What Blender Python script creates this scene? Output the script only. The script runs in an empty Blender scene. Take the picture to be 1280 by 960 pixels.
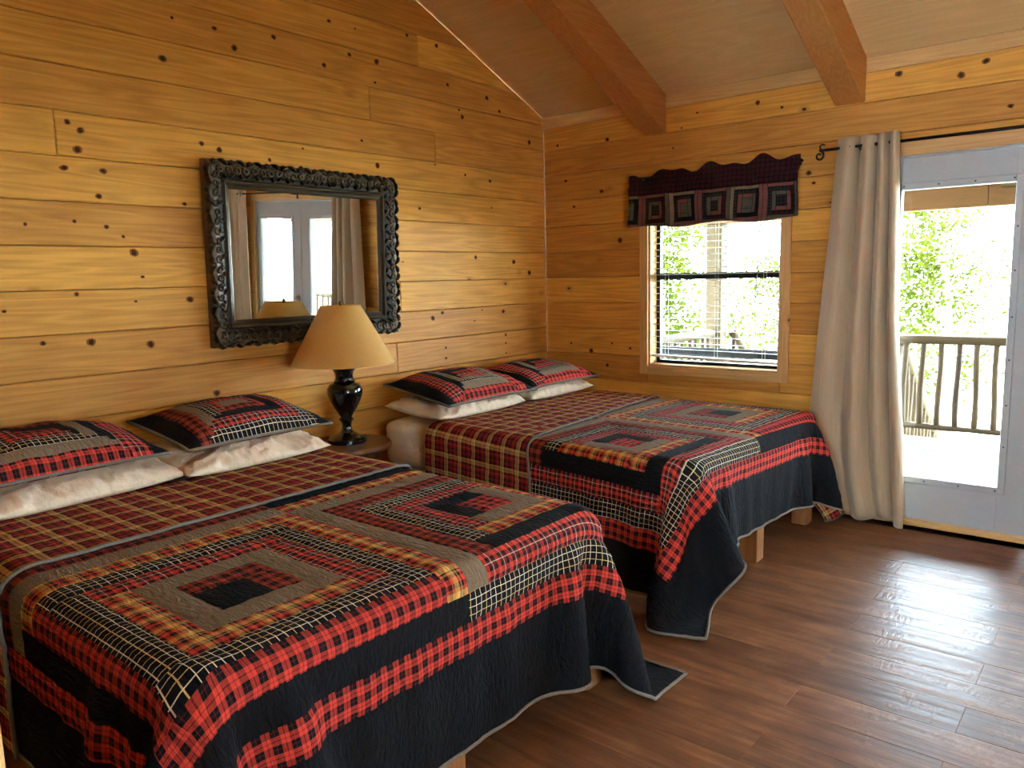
import bpy, bmesh, math, random
import numpy as np
from mathutils import Vector, Matrix, noise as mnoise

scene = bpy.context.scene
COL = scene.collection
rnd = random.Random(7)

# ------------------------------------------------------------------ camera
cam_d = bpy.data.cameras.new('camera')
cam = bpy.data.objects.new('camera', cam_d); COL.objects.link(cam)
cam_d.sensor_width = 36.0
cam_d.lens = 964.64 / 1280 * 36.0
cam_d.clip_start = 0.02
_r = Vector((0.77288307, 0.63412406, -0.02320419))
_u = Vector((-0.06892732, 0.12024931, 0.99034798))
_f = Vector((-0.63079377, 0.76382379, -0.13664713))
cam.matrix_world = Matrix(((_r.x, _u.x, -_f.x, 3.5699), (_r.y, _u.y, -_f.y, -4.7551), (_r.z, _u.z, -_f.z, 1.4581), (0, 0, 0, 1)))
scene.camera = cam

# ------------------------------------------------------------------ sky, sun, exposure
vs = scene.view_settings
vs.view_transform = 'Standard'; vs.look = 'None'; vs.gamma = 1.0; vs.use_curve_mapping = False
vs.exposure = 1.25
world = bpy.data.worlds.new('world'); scene.world = world; world.use_nodes = True
SKY_STRENGTH = 33.0
wn = world.node_tree.nodes; wn.clear()
_o = wn.new('ShaderNodeOutputWorld'); _b = wn.new('ShaderNodeBackground')
_b.inputs['Color'].default_value = (0.68, 0.84, 1.0, 1); _b.inputs['Strength'].default_value = SKY_STRENGTH
world.node_tree.links.new(_b.outputs[0], _o.inputs[0])
sun_d = bpy.data.lights.new('sun', 'SUN'); sun_d.energy = 28.0; sun_d.angle = math.radians(1.0); sun_d.color = (1.0, 0.93, 0.8)
sun = bpy.data.objects.new('sun', sun_d); COL.objects.link(sun)
sun.rotation_euler = Vector((0.35, -0.60, -0.70)).to_track_quat('-Z', 'Y').to_euler()
scene.cycles.max_bounces = 10
scene.cycles.diffuse_bounces = 5
scene.cycles.transparent_max_bounces = 16

# ------------------------------------------------------------------ node / material helpers
class NT:
    def __init__(s, name):
        s.m = bpy.data.materials.new(name); s.m.use_nodes = True
        s.t = s.m.node_tree; s.t.nodes.clear()
        s.out = s.t.nodes.new('ShaderNodeOutputMaterial')
    def n(s, typ, ins=None, **props):
        nd = s.t.nodes.new('ShaderNode' + typ)
        for k, v in props.items(): setattr(nd, k, v)
        for k, v in (ins or {}).items(): s.set(nd.inputs[k], v)
        return nd
    def set(s, sock, v):
        if isinstance(v, bpy.types.NodeSocket): s.t.links.new(v, sock)
        elif isinstance(v, bpy.types.Node): s.t.links.new(v.outputs[0], sock)
        else: sock.default_value = v
    def math(s, op, a, b=None, c=None):
        nd = s.n('Math', operation=op); s.set(nd.inputs[0], a)
        if b is not None: s.set(nd.inputs[1], b)
        if c is not None: s.set(nd.inputs[2], c)
        return nd.outputs[0]
    def ramp(s, fac, stops, interp='LINEAR'):
        nd = s.n('ValToRGB'); cr = nd.color_ramp; cr.interpolation = interp
        while len(cr.elements) < len(stops): cr.elements.new(0.5)
        for e, (pos, c) in zip(cr.elements, stops):
            e.position = pos; e.color = (*c, 1) if len(c) == 3 else c
        s.set(nd.inputs[0], fac); return nd.outputs[0]
    def mix(s, fac, a, b, mode='MIX'):
        nd = s.n('Mix', data_type='RGBA', blend_type=mode)
        s.set(nd.inputs[0], fac); s.set(nd.inputs[6], a if not isinstance(a, tuple) else (*a[:3], 1)); s.set(nd.inputs[7], b if not isinstance(b, tuple) else (*b[:3], 1))
        return nd.outputs[2]
    def bsdf(s, color, rough=0.6, metal=0.0, bump=None, bstr=0.3, bdist=0.002, **extra):
        nd = s.n('BsdfPrincipled')
        s.set(nd.inputs['Base Color'], (*color[:3], 1) if isinstance(color, tuple) else color)
        s.set(nd.inputs['Roughness'], rough); nd.inputs['Metallic'].default_value = metal
        for k, v in extra.items(): s.set(nd.inputs[k.replace('_', ' ')], v)
        if bump is not None:
            bn = s.n('Bump', {'Strength': bstr, 'Distance': bdist, 'Height': bump}); s.set(nd.inputs['Normal'], bn.outputs[0])
        s.t.links.new(nd.outputs[0], s.out.inputs[0]); return s.m

def plain(name, color, rough=0.6, metal=0.0, var=0.12, scale=20.0, bstr=0.15, **kw):
    t = NT(name); tc = t.n('TexCoord')
    nz = t.n('TexNoise', {'Vector': tc.outputs['Object'], 'Scale': scale, 'Detail': 4.0})
    lo = tuple(c * (1 - var) for c in color); hi = tuple(min(1, c * (1 + var)) for c in color)
    col = t.ramp(nz.outputs[0], [(0.3, lo), (0.7, hi)])
    return t.bsdf(col, rough, metal, bump=nz.outputs[0], bstr=bstr, **kw)

def wood(name, axis, dark, light, rough=0.45, grain=1.0, knots=True, tint=0.18, bstr=0.12, along=1.3, coat=0.0, pos='Object'):
    """procedural timber, fibre along axis (0,1,2) of object space; every board takes its own offset"""
    t = NT(name); tc = t.n('TexCoord'); oi = t.n('ObjectInfo')
    off = t.math('MULTIPLY', oi.outputs['Random'], 61.0)
    comb = t.n('CombineXYZ', {'X': off, 'Y': t.math('MULTIPLY', off, 0.73), 'Z': t.math('MULTIPLY', off, 0.41)})
    add = t.n('VectorMath', {0: tc.outputs[pos], 1: comb.outputs[0]}, operation='ADD')
    sc = [11.0 * grain] * 3; sc[axis] = along * 0.5
    mp = t.n('Mapping', {'Vector': add.outputs[0], 'Scale': tuple(sc)})
    warp = t.n('TexNoise', {'Vector': mp.outputs[0], 'Scale': 1.0, 'Detail': 2.0})
    sc2 = [1.0, 1.0, 1.0]; sc2[axis] = 0.0
    fac = t.math('MULTIPLY_ADD', warp.outputs[0], 9.0, 0.0)
    ring = t.math('FRACT', fac)
    tri = t.math('ABSOLUTE', t.math('MULTIPLY_ADD', ring, 2.0, -1.0))
    sc3 = [95.0 * grain] * 3; sc3[axis] = 2.2
    mp3 = t.n('Mapping', {'Vector': add.outputs[0], 'Scale': tuple(sc3)})
    fib = t.n('TexNoise', {'Vector': mp3.outputs[0], 'Scale': 1.0, 'Detail': 3.0})
    big = t.n('TexNoise', {'Vector': add.outputs[0], 'Scale': 2.6, 'Detail': 2.0})
    g = t.math('ADD', t.math('MULTIPLY', tri, 0.28), t.math('MULTIPLY', fib.outputs[0], 0.5))
    g = t.math('ADD', g, t.math('MULTIPLY', big.outputs[0], 0.45))
    col = t.ramp(g, [(0.12, dark), (0.92, light)])
    if tint:
        tv = t.math('MULTIPLY_ADD', oi.outputs['Random'], tint * 2, 1 - tint)
        hsv = t.n('HueSaturation', {'Value': tv, 'Color': col, 'Hue': t.math('MULTIPLY_ADD', oi.outputs['Random'], 0.012, 0.494)})
        col = hsv.outputs[0]
    if knots:
        sk = [5.0] * 3; sk[axis] = 3.2
        mk = t.n('Mapping', {'Vector': add.outputs[0], 'Scale': tuple(sk)})
        vo = t.n('TexVoronoi', {'Vector': mk.outputs[0], 'Scale': 1.0})
        sep = t.n('SeparateColor', {0: vo.outputs['Color']})
        on = t.math('GREATER_THAN', sep.outputs[0], 0.62)
        d = t.math('ADD', vo.outputs['Distance'], t.math('MULTIPLY', fib.outputs[0], 0.03))
        k = t.math('MULTIPLY', on, t.math('LESS_THAN', d, 0.055))
        halo = t.n('MapRange', {0: d, 1: 0.05, 2: 0.16, 3: 0.45, 4: 0.0})
        col = t.mix(t.math('MULTIPLY', on, halo.outputs[0]), col, tuple(c * 0.55 for c in dark))
        col = t.mix(k, col, (0.045, 0.018, 0.008))
    return t.bsdf(col, rough, bump=g, bstr=bstr, bdist=0.003, Coat_Weight=coat, Coat_Roughness=0.25, Specular_IOR_Level=0.2)

def stripes(t, coord, period, stops, phase=0.0):
    fr = t.math('FRACT', t.math('MULTIPLY_ADD', coord, 1.0 / period, phase))
    return t.ramp(fr, stops, 'CONSTANT')

def fabric(name, warp=None, weft=None, period=0.05, mode='MIX', solid=None, rough=0.95, lines=None, wrinkle=0.9):
    """cloth: solid colour or woven plaid from UV metres, with quilted relief"""
    t = NT(name); uv = t.n('UVMap'); uv.uv_map = 'UVMap'
    sep = t.n('SeparateXYZ', {0: uv.outputs[0]})
    if solid is not None:
        nz = t.n('TexNoise', {'Vector': uv.outputs[0], 'Scale': 260.0, 'Detail': 3.0})
        col = t.ramp(nz.outputs[0], [(0.25, tuple(c * 0.72 for c in solid)), (0.75, tuple(c * 1.28 for c in solid))])
    else:
        a = stripes(t, sep.outputs[0], period, warp); b = stripes(t, sep.outputs[1], period, weft or warp, 0.13)
        col = t.mix(0.5, a, b, mode) if mode == 'MIX' else t.mix(1.0, a, b, mode)
        if lines:
            lp, lw, lc = lines
            for k in (0, 1):
                fr = t.math('FRACT', t.math('MULTIPLY_ADD', sep.outputs[k], 1.0 / lp, 0.37))
                col = t.mix(t.math('MULTIPLY', t.math('LESS_THAN', fr, lw), 0.75), col, lc)
    mp = t.n('Mapping', {'Vector': uv.outputs[0], 'Scale': (30.0, 85.0, 1.0), 'Rotation': (0, 0, 0.35)})
    wr = t.n('TexNoise', {'Vector': mp.outputs[0], 'Scale': 1.0, 'Detail': 2.0, 'Distortion': 0.6})
    fi = t.n('TexNoise', {'Vector': uv.outputs[0], 'Scale': 900.0})
    h = t.math('ADD', wr.outputs[0], t.math('MULTIPLY', fi.outputs[0], 0.06))
    return t.bsdf(col, rough, bump=h, bstr=wrinkle, bdist=0.016, Specular_IOR_Level=0.12)

# timber and surface materials
PINE_D, PINE_L = (0.42, 0.168, 0.024), (0.84, 0.43, 0.080)
M = {}
M['pine_y'] = wood('honey pine along wall', 1, PINE_D, PINE_L, 0.5)
M['pine_x'] = wood('honey pine across wall', 0, PINE_D, PINE_L, 0.5)
M['pine_pale_x'] = wood('pale pine trim across', 0, (0.50, 0.27, 0.085), (0.78, 0.50, 0.20), 0.45, tint=0.08)
M['pine_pale_z'] = wood('pale pine trim upright', 2, (0.50, 0.27, 0.085), (0.78, 0.50, 0.20), 0.45, tint=0.08)
M['beam'] = wood('stained beam', 1, (0.40, 0.155, 0.035), (0.62, 0.27, 0.07), 0.5, tint=0.06)
M['ply'] = wood('ceiling plywood', 0, (0.68, 0.46, 0.185), (0.84, 0.60, 0.27), 0.7, grain=0.5, knots=False, tint=0.05, bstr=0.05)
M['bedwood'] = wood('bed frame timber', 2, (0.20, 0.075, 0.025), (0.36, 0.16, 0.055), 0.45, knots=False)
M['bedwood_y'] = wood('bed rail timber', 1, (0.14, 0.05, 0.018), (0.28, 0.11, 0.035), 0.45, knots=False)
M['table'] = wood('dark walnut table', 1, (0.10, 0.038, 0.014), (0.23, 0.095, 0.035), 0.28, knots=False, coat=0.3)
M['deck'] = wood('weathered deck timber', 0, (0.024, 0.024, 0.0235), (0.046, 0.046, 0.045), 0.7, knots=False)
M['rail_x'] = wood('porch rail timber', 0, (0.024, 0.0135, 0.0035), (0.048, 0.028, 0.008), 0.7, knots=False)
M['rail_z'] = wood('porch post timber', 2, (0.024, 0.0130, 0.0035), (0.048, 0.027, 0.008), 0.7, knots=False)
M['dark_gap'] = plain('dark gap', (0.035, 0.016, 0.006), 0.9)
M['knot'] = plain('pine knot', (0.060, 0.024, 0.009), 0.8, var=0.5, scale=120, Specular_IOR_Level=0.05)
M['knot_ring'] = plain('pine knot ring', (0.27, 0.10, 0.020), 0.7, var=0.4, scale=160, Specular_IOR_Level=0.1)
M['white_paint'] = plain('white door paint', (0.42, 0.445, 0.455), 0.42, var=0.02)
M['white_plastic'] = plain('white blind plastic', (0.82, 0.82, 0.78), 0.5, var=0.02)
M['black_metal'] = plain('black metal', (0.012, 0.011, 0.010), 0.4, metal=0.3)
M['iron'] = plain('wrought iron', (0.02, 0.017, 0.014), 0.5, metal=0.6)
M['bench'] = plain('dark painted bench steel', (0.006, 0.007, 0.009), 0.7)
M['screw'] = plain('screw', (0.07, 0.07, 0.07), 0.4, metal=0.8)
M['black_lacquer'] = plain('black lacquer', (0.006, 0.006, 0.007), 0.12, var=0.0, bstr=0.0, Coat_Weight=0.6)
def _bronze():
    t = NT('dark bronze carving'); tc = t.n('TexCoord'); ge = t.n('NewGeometry')
    nz = t.n('TexNoise', {'Vector': tc.outputs['Object'], 'Scale': 70.0, 'Detail': 4.0})
    ed = t.n('MapRange', {0: ge.outputs['Pointiness'], 1: 0.53, 2: 0.64, 3: 0.0, 4: 1.0})
    base = t.ramp(nz.outputs[0], [(0.3, (0.010, 0.007, 0.004)), (0.7, (0.028, 0.019, 0.010))])
    col = t.mix(t.math('MULTIPLY', ed.outputs[0], 0.7), base, (0.16, 0.11, 0.05))
    return t.bsdf(col, 0.33, 0.35, bump=nz.outputs[0], bstr=0.5, bdist=0.004)
M['bronze'] = _bronze()
M['frame_side'] = plain('red-brown frame side', (0.11, 0.038, 0.018), 0.5)
M['brass'] = plain('aged brass', (0.35, 0.24, 0.10), 0.3, metal=0.9)
M['sheet'] = plain('cream cotton', (0.82, 0.69, 0.49), 0.9, var=0.03, scale=16, bstr=0.9, bdist=0.02)
M['bark'] = plain('tree bark', (0.11, 0.085, 0.06), 0.9, var=0.4, scale=30, bstr=0.8)
M['ground'] = plain('pale dry ground', (0.30, 0.30, 0.20), 0.95, var=0.3, scale=3)
M['roof_board'] = wood('porch roof board', 0, (0.075, 0.030, 0.008), (0.13, 0.056, 0.015), 0.6, knots=False)

def _mirror_glass():
    t = NT('mirror glass')
    return t.bsdf((0.80, 0.82, 0.78), 0.015, 1.0)
M['mirror'] = _mirror_glass()
def _pane():
    t = NT('window pane')
    tr = t.n('BsdfTransparent', {'Color': (0.95, 0.97, 0.96, 1)}); gl = t.n('BsdfGlossy', {'Roughness': 0.02})
    lw = t.n('LayerWeight'); fr = t.math('MULTIPLY_ADD', t.math('POWER', lw.outputs['Facing'], 5.0), 0.9, 0.045)
    mx = t.n('MixShader', {0: fr, 1: tr.outputs[0], 2: gl.outputs[0]})
    t.t.links.new(mx.outputs[0], t.out.inputs[0]); return t.m
M['pane'] = _pane()
def _leaf(name, a, b):
    t = NT(name); oi = t.n('ObjectInfo'); tc = t.n('TexCoord')
    nz = t.n('TexNoise', {'Vector': tc.outputs['Object'], 'Scale': 1.7})
    col = t.ramp(nz.outputs[0], [(0.3, a), (0.7, b)])
    d = t.n('BsdfDiffuse', {'Color': col}); tl = t.n('BsdfTranslucent', {'Color': col})
    mx = t.n('MixShader', {0: 0.5, 1: d.outputs[0], 2: tl.outputs[0]})
    t.t.links.new(mx.outputs[0], t.out.inputs[0]); return t.m
M['leaf'] = _leaf('spring leaves', (0.014, 0.021, 0.0025), (0.045, 0.055, 0.006))
def _shade():
    t = NT('gold satin shade'); tc = t.n('TexCoord')
    nz = t.n('TexNoise', {'Vector': tc.outputs['Object'], 'Scale': 120.0})
    col = t.ramp(nz.outputs[0], [(0.3, (0.88, 0.60, 0.17)), (0.7, (0.96, 0.68, 0.22))])
    p = t.n('BsdfPrincipled', {'Base Color': col, 'Roughness': 0.42, 'Sheen Weight': 0.5})
    tl = t.n('BsdfTranslucent', {'Color': (1.0, 0.78, 0.32, 1)})
    mx = t.n('MixShader', {0: 0.55, 1: p.outputs[0], 2: tl.outputs[0]})
    t.t.links.new(mx.outputs[0], t.out.inputs[0]); return t.m
M['shade'] = _shade()
def _curtain():
    t = NT('taupe curtain satin'); uv = t.n('UVMap'); uv.uv_map = 'UVMap'
    mp = t.n('Mapping', {'Vector': uv.outputs[0], 'Scale': (160.0, 5.0, 1.0)})
    nz = t.n('TexNoise', {'Vector': mp.outputs[0], 'Scale': 1.0, 'Detail': 3.0})
    col = t.ramp(nz.outputs[0], [(0.3, (0.48, 0.355, 0.215)), (0.7, (0.60, 0.455, 0.285))])
    p = t.n('BsdfPrincipled', {'Base Color': col, 'Roughness': 0.5, 'Sheen Weight': 0.4})
    tl = t.n('BsdfTranslucent', {'Color': (0.35, 0.27, 0.17, 1)})
    mx = t.n('MixShader', {0: 0.12, 1: p.outputs[0], 2: tl.outputs[0]})
    t.t.links.new(mx.outputs[0], t.out.inputs[0]); return t.m
M['curtain'] = _curtain()
def _floor():
    t = NT('dark plank floor'); tc = t.n('TexCoord'); oi = t.n('ObjectInfo')
    off = t.math('MULTIPLY', oi.outputs['Random'], 47.0)
    comb = t.n('CombineXYZ', {'X': off, 'Y': t.math('MULTIPLY', off, 0.7), 'Z': 0.0})
    add = t.n('VectorMath', {0: tc.outputs['Object'], 1: comb.outputs[0]}, operation='ADD')
    g1 = t.n('TexNoise', {'Vector': t.n('Mapping', {'Vector': add.outputs[0], 'Scale': (1.6, 30.0, 1.0)}), 'Scale': 1.0, 'Detail': 4.0})
    g2 = t.n('TexNoise', {'Vector': t.n('Mapping', {'Vector': add.outputs[0], 'Scale': (5.0, 9.0, 1.0)}), 'Scale': 1.0, 'Detail': 3.0})
    scr = t.n('TexNoise', {'Vector': t.n('Mapping', {'Vector': add.outputs[0], 'Scale': (70.0, 14.0, 1.0), 'Rotation': (0, 0, 0.15)}), 'Scale': 1.0, 'Detail': 2.0})
    f = t.math('ADD', t.math('MULTIPLY', g1.outputs[0], 0.6), t.math('MULTIPLY', g2.outputs[0], 0.5))
    col = t.ramp(f, [(0.34, (0.085, 0.034, 0.014)), (0.58, (0.20, 0.083, 0.034)), (0.78, (0.33, 0.15, 0.062))])
    hsv = t.n('HueSaturation', {'Color': col, 'Value': t.math('MULTIPLY_ADD', oi.outputs['Random'], 0.4, 0.8)})
    hh = t.math('ADD', t.math('MULTIPLY', g1.outputs[0], 0.7), t.math('MULTIPLY', scr.outputs[0], t.math('GREATER_THAN', g2.outputs[0], 0.52)))
    ro = t.n('MapRange', {0: g1.outputs[0], 1: 0.3, 2: 0.7, 3: 0.30, 4: 0.52})
    return t.bsdf(hsv.outputs[0], ro.outputs[0], bump=hh, bstr=0.7, bdist=0.004, Specular_IOR_Level=0.14)
M['floor'] = _floor()

# cloth
BLK = (0.010, 0.010, 0.012); RED = (0.76, 0.075, 0.050); MAR = (0.20, 0.018, 0.022); YEL = (0.80, 0.52, 0.15); TAN = (0.44, 0.30, 0.13); WHT = (0.85, 0.78, 0.60); ORG = (0.62, 0.14, 0.04)
F = {}
F['taupe'] = fabric('taupe tweed', solid=(0.25, 0.195, 0.128))
F['black'] = fabric('black cotton', solid=(0.0095, 0.0095, 0.011))
F['buffalo'] = fabric('red and black check', warp=[(0, RED), (0.22, (0.30, 0.02, 0.02)), (0.28, RED), (0.5, BLK), (0.70, (0.16, 0.015, 0.015)), (0.76, BLK)], period=0.040)
F['buffalo2'] = fabric('rust and black check', warp=[(0, (0.40, 0.06, 0.03)), (0.5, BLK), (0.72, (0.16, 0.02, 0.012)), (0.8, BLK)], period=0.040)
F['blackwhite'] = fabric('black check with cream lines', warp=[(0, BLK), (0.16, WHT), (0.192, BLK), (0.50, (0.75, 0.55, 0.24)), (0.535, BLK), (0.82, WHT), (0.852, BLK)], period=0.066, mode='LIGHTEN')
F['redwhite'] = fabric('red plaid with cream lines', warp=[(0, RED), (0.30, BLK), (0.48, MAR), (0.58, WHT), (0.63, MAR), (0.8, BLK)], period=0.052)
F['yellow'] = fabric('gold and red plaid', warp=[(0, YEL), (0.24, BLK), (0.30, TAN), (0.38, BLK), (0.5, RED), (0.68, (0.06, 0.01, 0.012)), (0.86, ORG)], period=0.074)
F['back'] = fabric('maroon tan plaid', warp=[(0, (0.26, 0.022, 0.028)), (0.16, BLK), (0.26, (0.28, 0.02, 0.025)), (0.38, (0.70, 0.08, 0.04)), (0.43, (0.20, 0.018, 0.02)), (0.54, BLK), (0.60, (0.60, 0.40, 0.15)), (0.72, BLK), (0.745, (0.78, 0.52, 0.17)), (0.86, (0.05, 0.01, 0.01))], period=0.098, wrinkle=0.35)
F['binding'] = fabric('grey binding', solid=(0.20, 0.175, 0.145), wrinkle=0.1)
F['pink'] = fabric('faded rose cotton', solid=(0.22, 0.085, 0.075))
F['grey'] = fabric('grey green cotton', solid=(0.11, 0.11, 0.085))
F['darkgrey'] = fabric('charcoal check', warp=[(0, (0.018, 0.02, 0.018)), (0.4, (0.05, 0.05, 0.045)), (0.7, BLK)], period=0.02)
F['maroonplaid'] = fabric('dark maroon plaid', warp=[(0, (0.07, 0.01, 0.012)), (0.45, BLK), (0.85, (0.035, 0.02, 0.03))], period=0.03)

# ------------------------------------------------------------------ object helpers
def link(name, mesh, parent=None, **props):
    o = bpy.data.objects.new(name, mesh); COL.objects.link(o)
    if parent is not None: o.parent = parent
    for k, v in props.items(): o[k] = v
    return o
def empty(name, loc=(0, 0, 0), parent=None, **props):
    o = link(name, None, parent, **props); o.location = loc; o.empty_display_size = 0.1
    return o
def me(name, verts, faces, mat, smooth=False, uvs=None, mats=None, midx=None):
    m = bpy.data.meshes.new(name); m.from_pydata([tuple(v) for v in verts], [], [tuple(f) for f in faces])
    for mm in (mats or [mat]): m.materials.append(mm)
    if midx is not None: m.polygons.foreach_set('material_index', np.asarray(midx, dtype=np.int32))
    if smooth: m.polygons.foreach_set('use_smooth', np.ones(len(m.polygons), dtype=bool))
    if uvs is not None:
        lay = m.uv_layers.new(name='UVMap'); li = np.zeros(len(m.loops), dtype=np.int32); m.loops.foreach_get('vertex_index', li)
        lay.data.foreach_set('uv', np.asarray(uvs, dtype=np.float32)[li].ravel())
    m.update(); return m
def bm_me(name, bm, mat, smooth=False):
    bmesh.ops.recalc_face_normals(bm, faces=bm.faces)
    m = bpy.data.meshes.new(name); bm.to_mesh(m); bm.free(); m.materials.append(mat)
    if smooth: m.polygons.foreach_set('use_smooth', np.ones(len(m.polygons), dtype=bool))
    return m
def box_bm(x0, x1, y0, y1, z0, z1, bev=0.0, seg=1, bm=None):
    own = bm is None
    bm = bm or bmesh.new()
    r = bmesh.ops.create_cube(bm, size=1.0)
    vs_ = r['verts']
    for v in vs_: v.co = Vector(((x0 + x1) / 2 + v.co.x * (x1 - x0), (y0 + y1) / 2 + v.co.y * (y1 - y0), (z0 + z1) / 2 + v.co.z * (z1 - z0)))
    if bev > 0:
        es = list({e for v in vs_ for e in v.link_edges})
        bmesh.ops.bevel(bm, geom=es, offset=bev, segments=seg, affect='EDGES', profile=0.5)
    return bm
def box(name, x0, x1, y0, y1, z0, z1, mat, parent=None, bev=0.0, seg=1, **props):
    return link(name, bm_me(name, box_bm(x0, x1, y0, y1, z0, z1, bev, seg), mat), parent, **props)
def lathe(profile, n=32, cap=True):
    V, Fc = [], []
    for r, z in profile:
        for k in range(n):
            a = 2 * math.pi * k / n; V.append((r * math.cos(a), r * math.sin(a), z))
    for i in range(len(profile) - 1):
        for k in range(n):
            k2 = (k + 1) % n
            Fc.append((i * n + k, i * n + k2, (i + 1) * n + k2, (i + 1) * n + k))
    if cap:
        Fc.append(tuple(range(n))[::-1]); b = (len(profile) - 1) * n; Fc.append(tuple(b + k for k in range(n)))
    return V, Fc
def tube(path, r, n=8, closed=False):
    P = [Vector(p) for p in path]; V, Fc = [], []
    L = len(P); prev = None
    for i in range(L):
        a = P[(i - 1) % L] if (closed or i > 0) else P[i]; b = P[(i + 1) % L] if (closed or i < L - 1) else P[i]
        t = (b - a)
        t = t.normalized() if t.length > 1e-9 else Vector((0, 0, 1))
        if prev is None:
            up = Vector((0, 0, 1)) if abs(t.z) < 0.9 else Vector((1, 0, 0)); nx = t.cross(up).normalized()
        else:
            nx = prev - t * prev.dot(t); nx = nx.normalized() if nx.length > 1e-6 else t.orthogonal().normalized()
        prev = nx; ny = t.cross(nx)
        rr = r[i] if isinstance(r, (list, tuple)) else r
        for k in range(n):
            an = 2 * math.pi * k / n; V.append(P[i] + (nx * math.cos(an) + ny * math.sin(an)) * rr)
    for i in range(L if closed else L - 1):
        j = (i + 1) % L
        for k in range(n):
            k2 = (k + 1) % n; Fc.append((i * n + k, i * n + k2, j * n + k2, j * n + k))
    if not closed: Fc.append(tuple(range(n))[::-1]); Fc.append(tuple((L - 1) * n + k for k in range(n)))
    return V, Fc
def tag(o, label, cat, group=None):
    o['label'] = label; o['category'] = cat
    if group: o['group'] = group
    return o

# convex polygon tools for boards
def clip_poly(poly, n, d):      # keep n.p <= d
    out = []
    for i in range(len(poly)):
        a, b = poly[i], poly[(i + 1) % len(poly)]
        da = n[0] * a[0] + n[1] * a[1] - d; db = n[0] * b[0] + n[1] * b[1] - d
        if da <= 0: out.append(a)
        if da * db < 0:
            s = da / (da - db); out.append((a[0] + (b[0] - a[0]) * s, a[1] + (b[1] - a[1]) * s))
    return out
def inset_poly(poly, c):
    area = sum(poly[i][0] * poly[(i + 1) % len(poly)][1] - poly[(i + 1) % len(poly)][0] * poly[i][1] for i in range(len(poly)))
    sg = 1 if area > 0 else -1; out = poly
    for i in range(len(poly)):
        a, b = poly[i], poly[(i + 1) % len(poly)]
        ex, ey = b[0] - a[0], b[1] - a[1]; L = math.hypot(ex, ey)
        if L < 1e-6: continue
        n = (sg * ey / L, -sg * ex / L); d = n[0] * a[0] + n[1] * a[1] - c
        out = clip_poly(out, n, d)
        if len(out) < 3: return None
    return out
def dedupe(poly):
    out = []
    for q in poly:
        if not out or math.hypot(q[0] - out[-1][0], q[1] - out[-1][1]) > 1e-4: out.append(q)
    if len(out) > 1 and math.hypot(out[0][0] - out[-1][0], out[0][1] - out[-1][1]) < 1e-4: out.pop()
    return out

def board(parent, poly, place, depth, mat, knots=(), name='board', ch=0.0045):
    """one plank: convex outline in wall coordinates, chamfered face; place(a, z, h) gives a world point h in front of the wall"""
    poly = dedupe(poly)
    if len(poly) < 3: return
    ins = inset_poly(poly, ch)
    if not ins: return
    ins = dedupe(ins)
    if len(ins) != len(poly): ins = poly
    V = [place(a, z, 0.0) for a, z in poly] + [place(a, z, depth - ch) for a, z in poly] + [place(a, z, depth) for a, z in ins]
    n = len(poly); Fc = [tuple(range(2 * n, 3 * n))]
    mi = [0]
    for i in range(n):
        j = (i + 1) % n
        Fc += [(i, j, n + j, n + i), (n + i, n + j, 2 * n + j, 2 * n + i)]; mi += [0, 0]
    for (ka, kz, kr) in knots:
        K = 10; st = rnd.uniform(0.75, 1.3); wob = [rnd.uniform(0.85, 1.12) for _ in range(K)]
        for sc_, mt_, hh_ in ((1.45, 2, 0.0003), (1.0, 1, 0.0006)):
            b = len(V)
            for k in range(K):
                an = 2 * math.pi * k / K; q = kr * sc_ * wob[k]
                V.append(place(ka + q * math.cos(an) * (1.0 if mt_ == 1 else 1.25), kz + q * st * math.sin(an), depth + hh_))
            Fc.append(tuple(range(b, b + K))); mi.append(mt_)
    m = me(name, V, Fc, mat, mats=[mat, M['knot'], M['knot_ring']], midx=mi)
    bm = bmesh.new(); bm.from_mesh(m); bmesh.ops.recalc_face_normals(bm, faces=[f for f in bm.faces if f.material_index == 0]); bm.to_mesh(m); bm.free()
    return link(name, m, parent)

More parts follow.
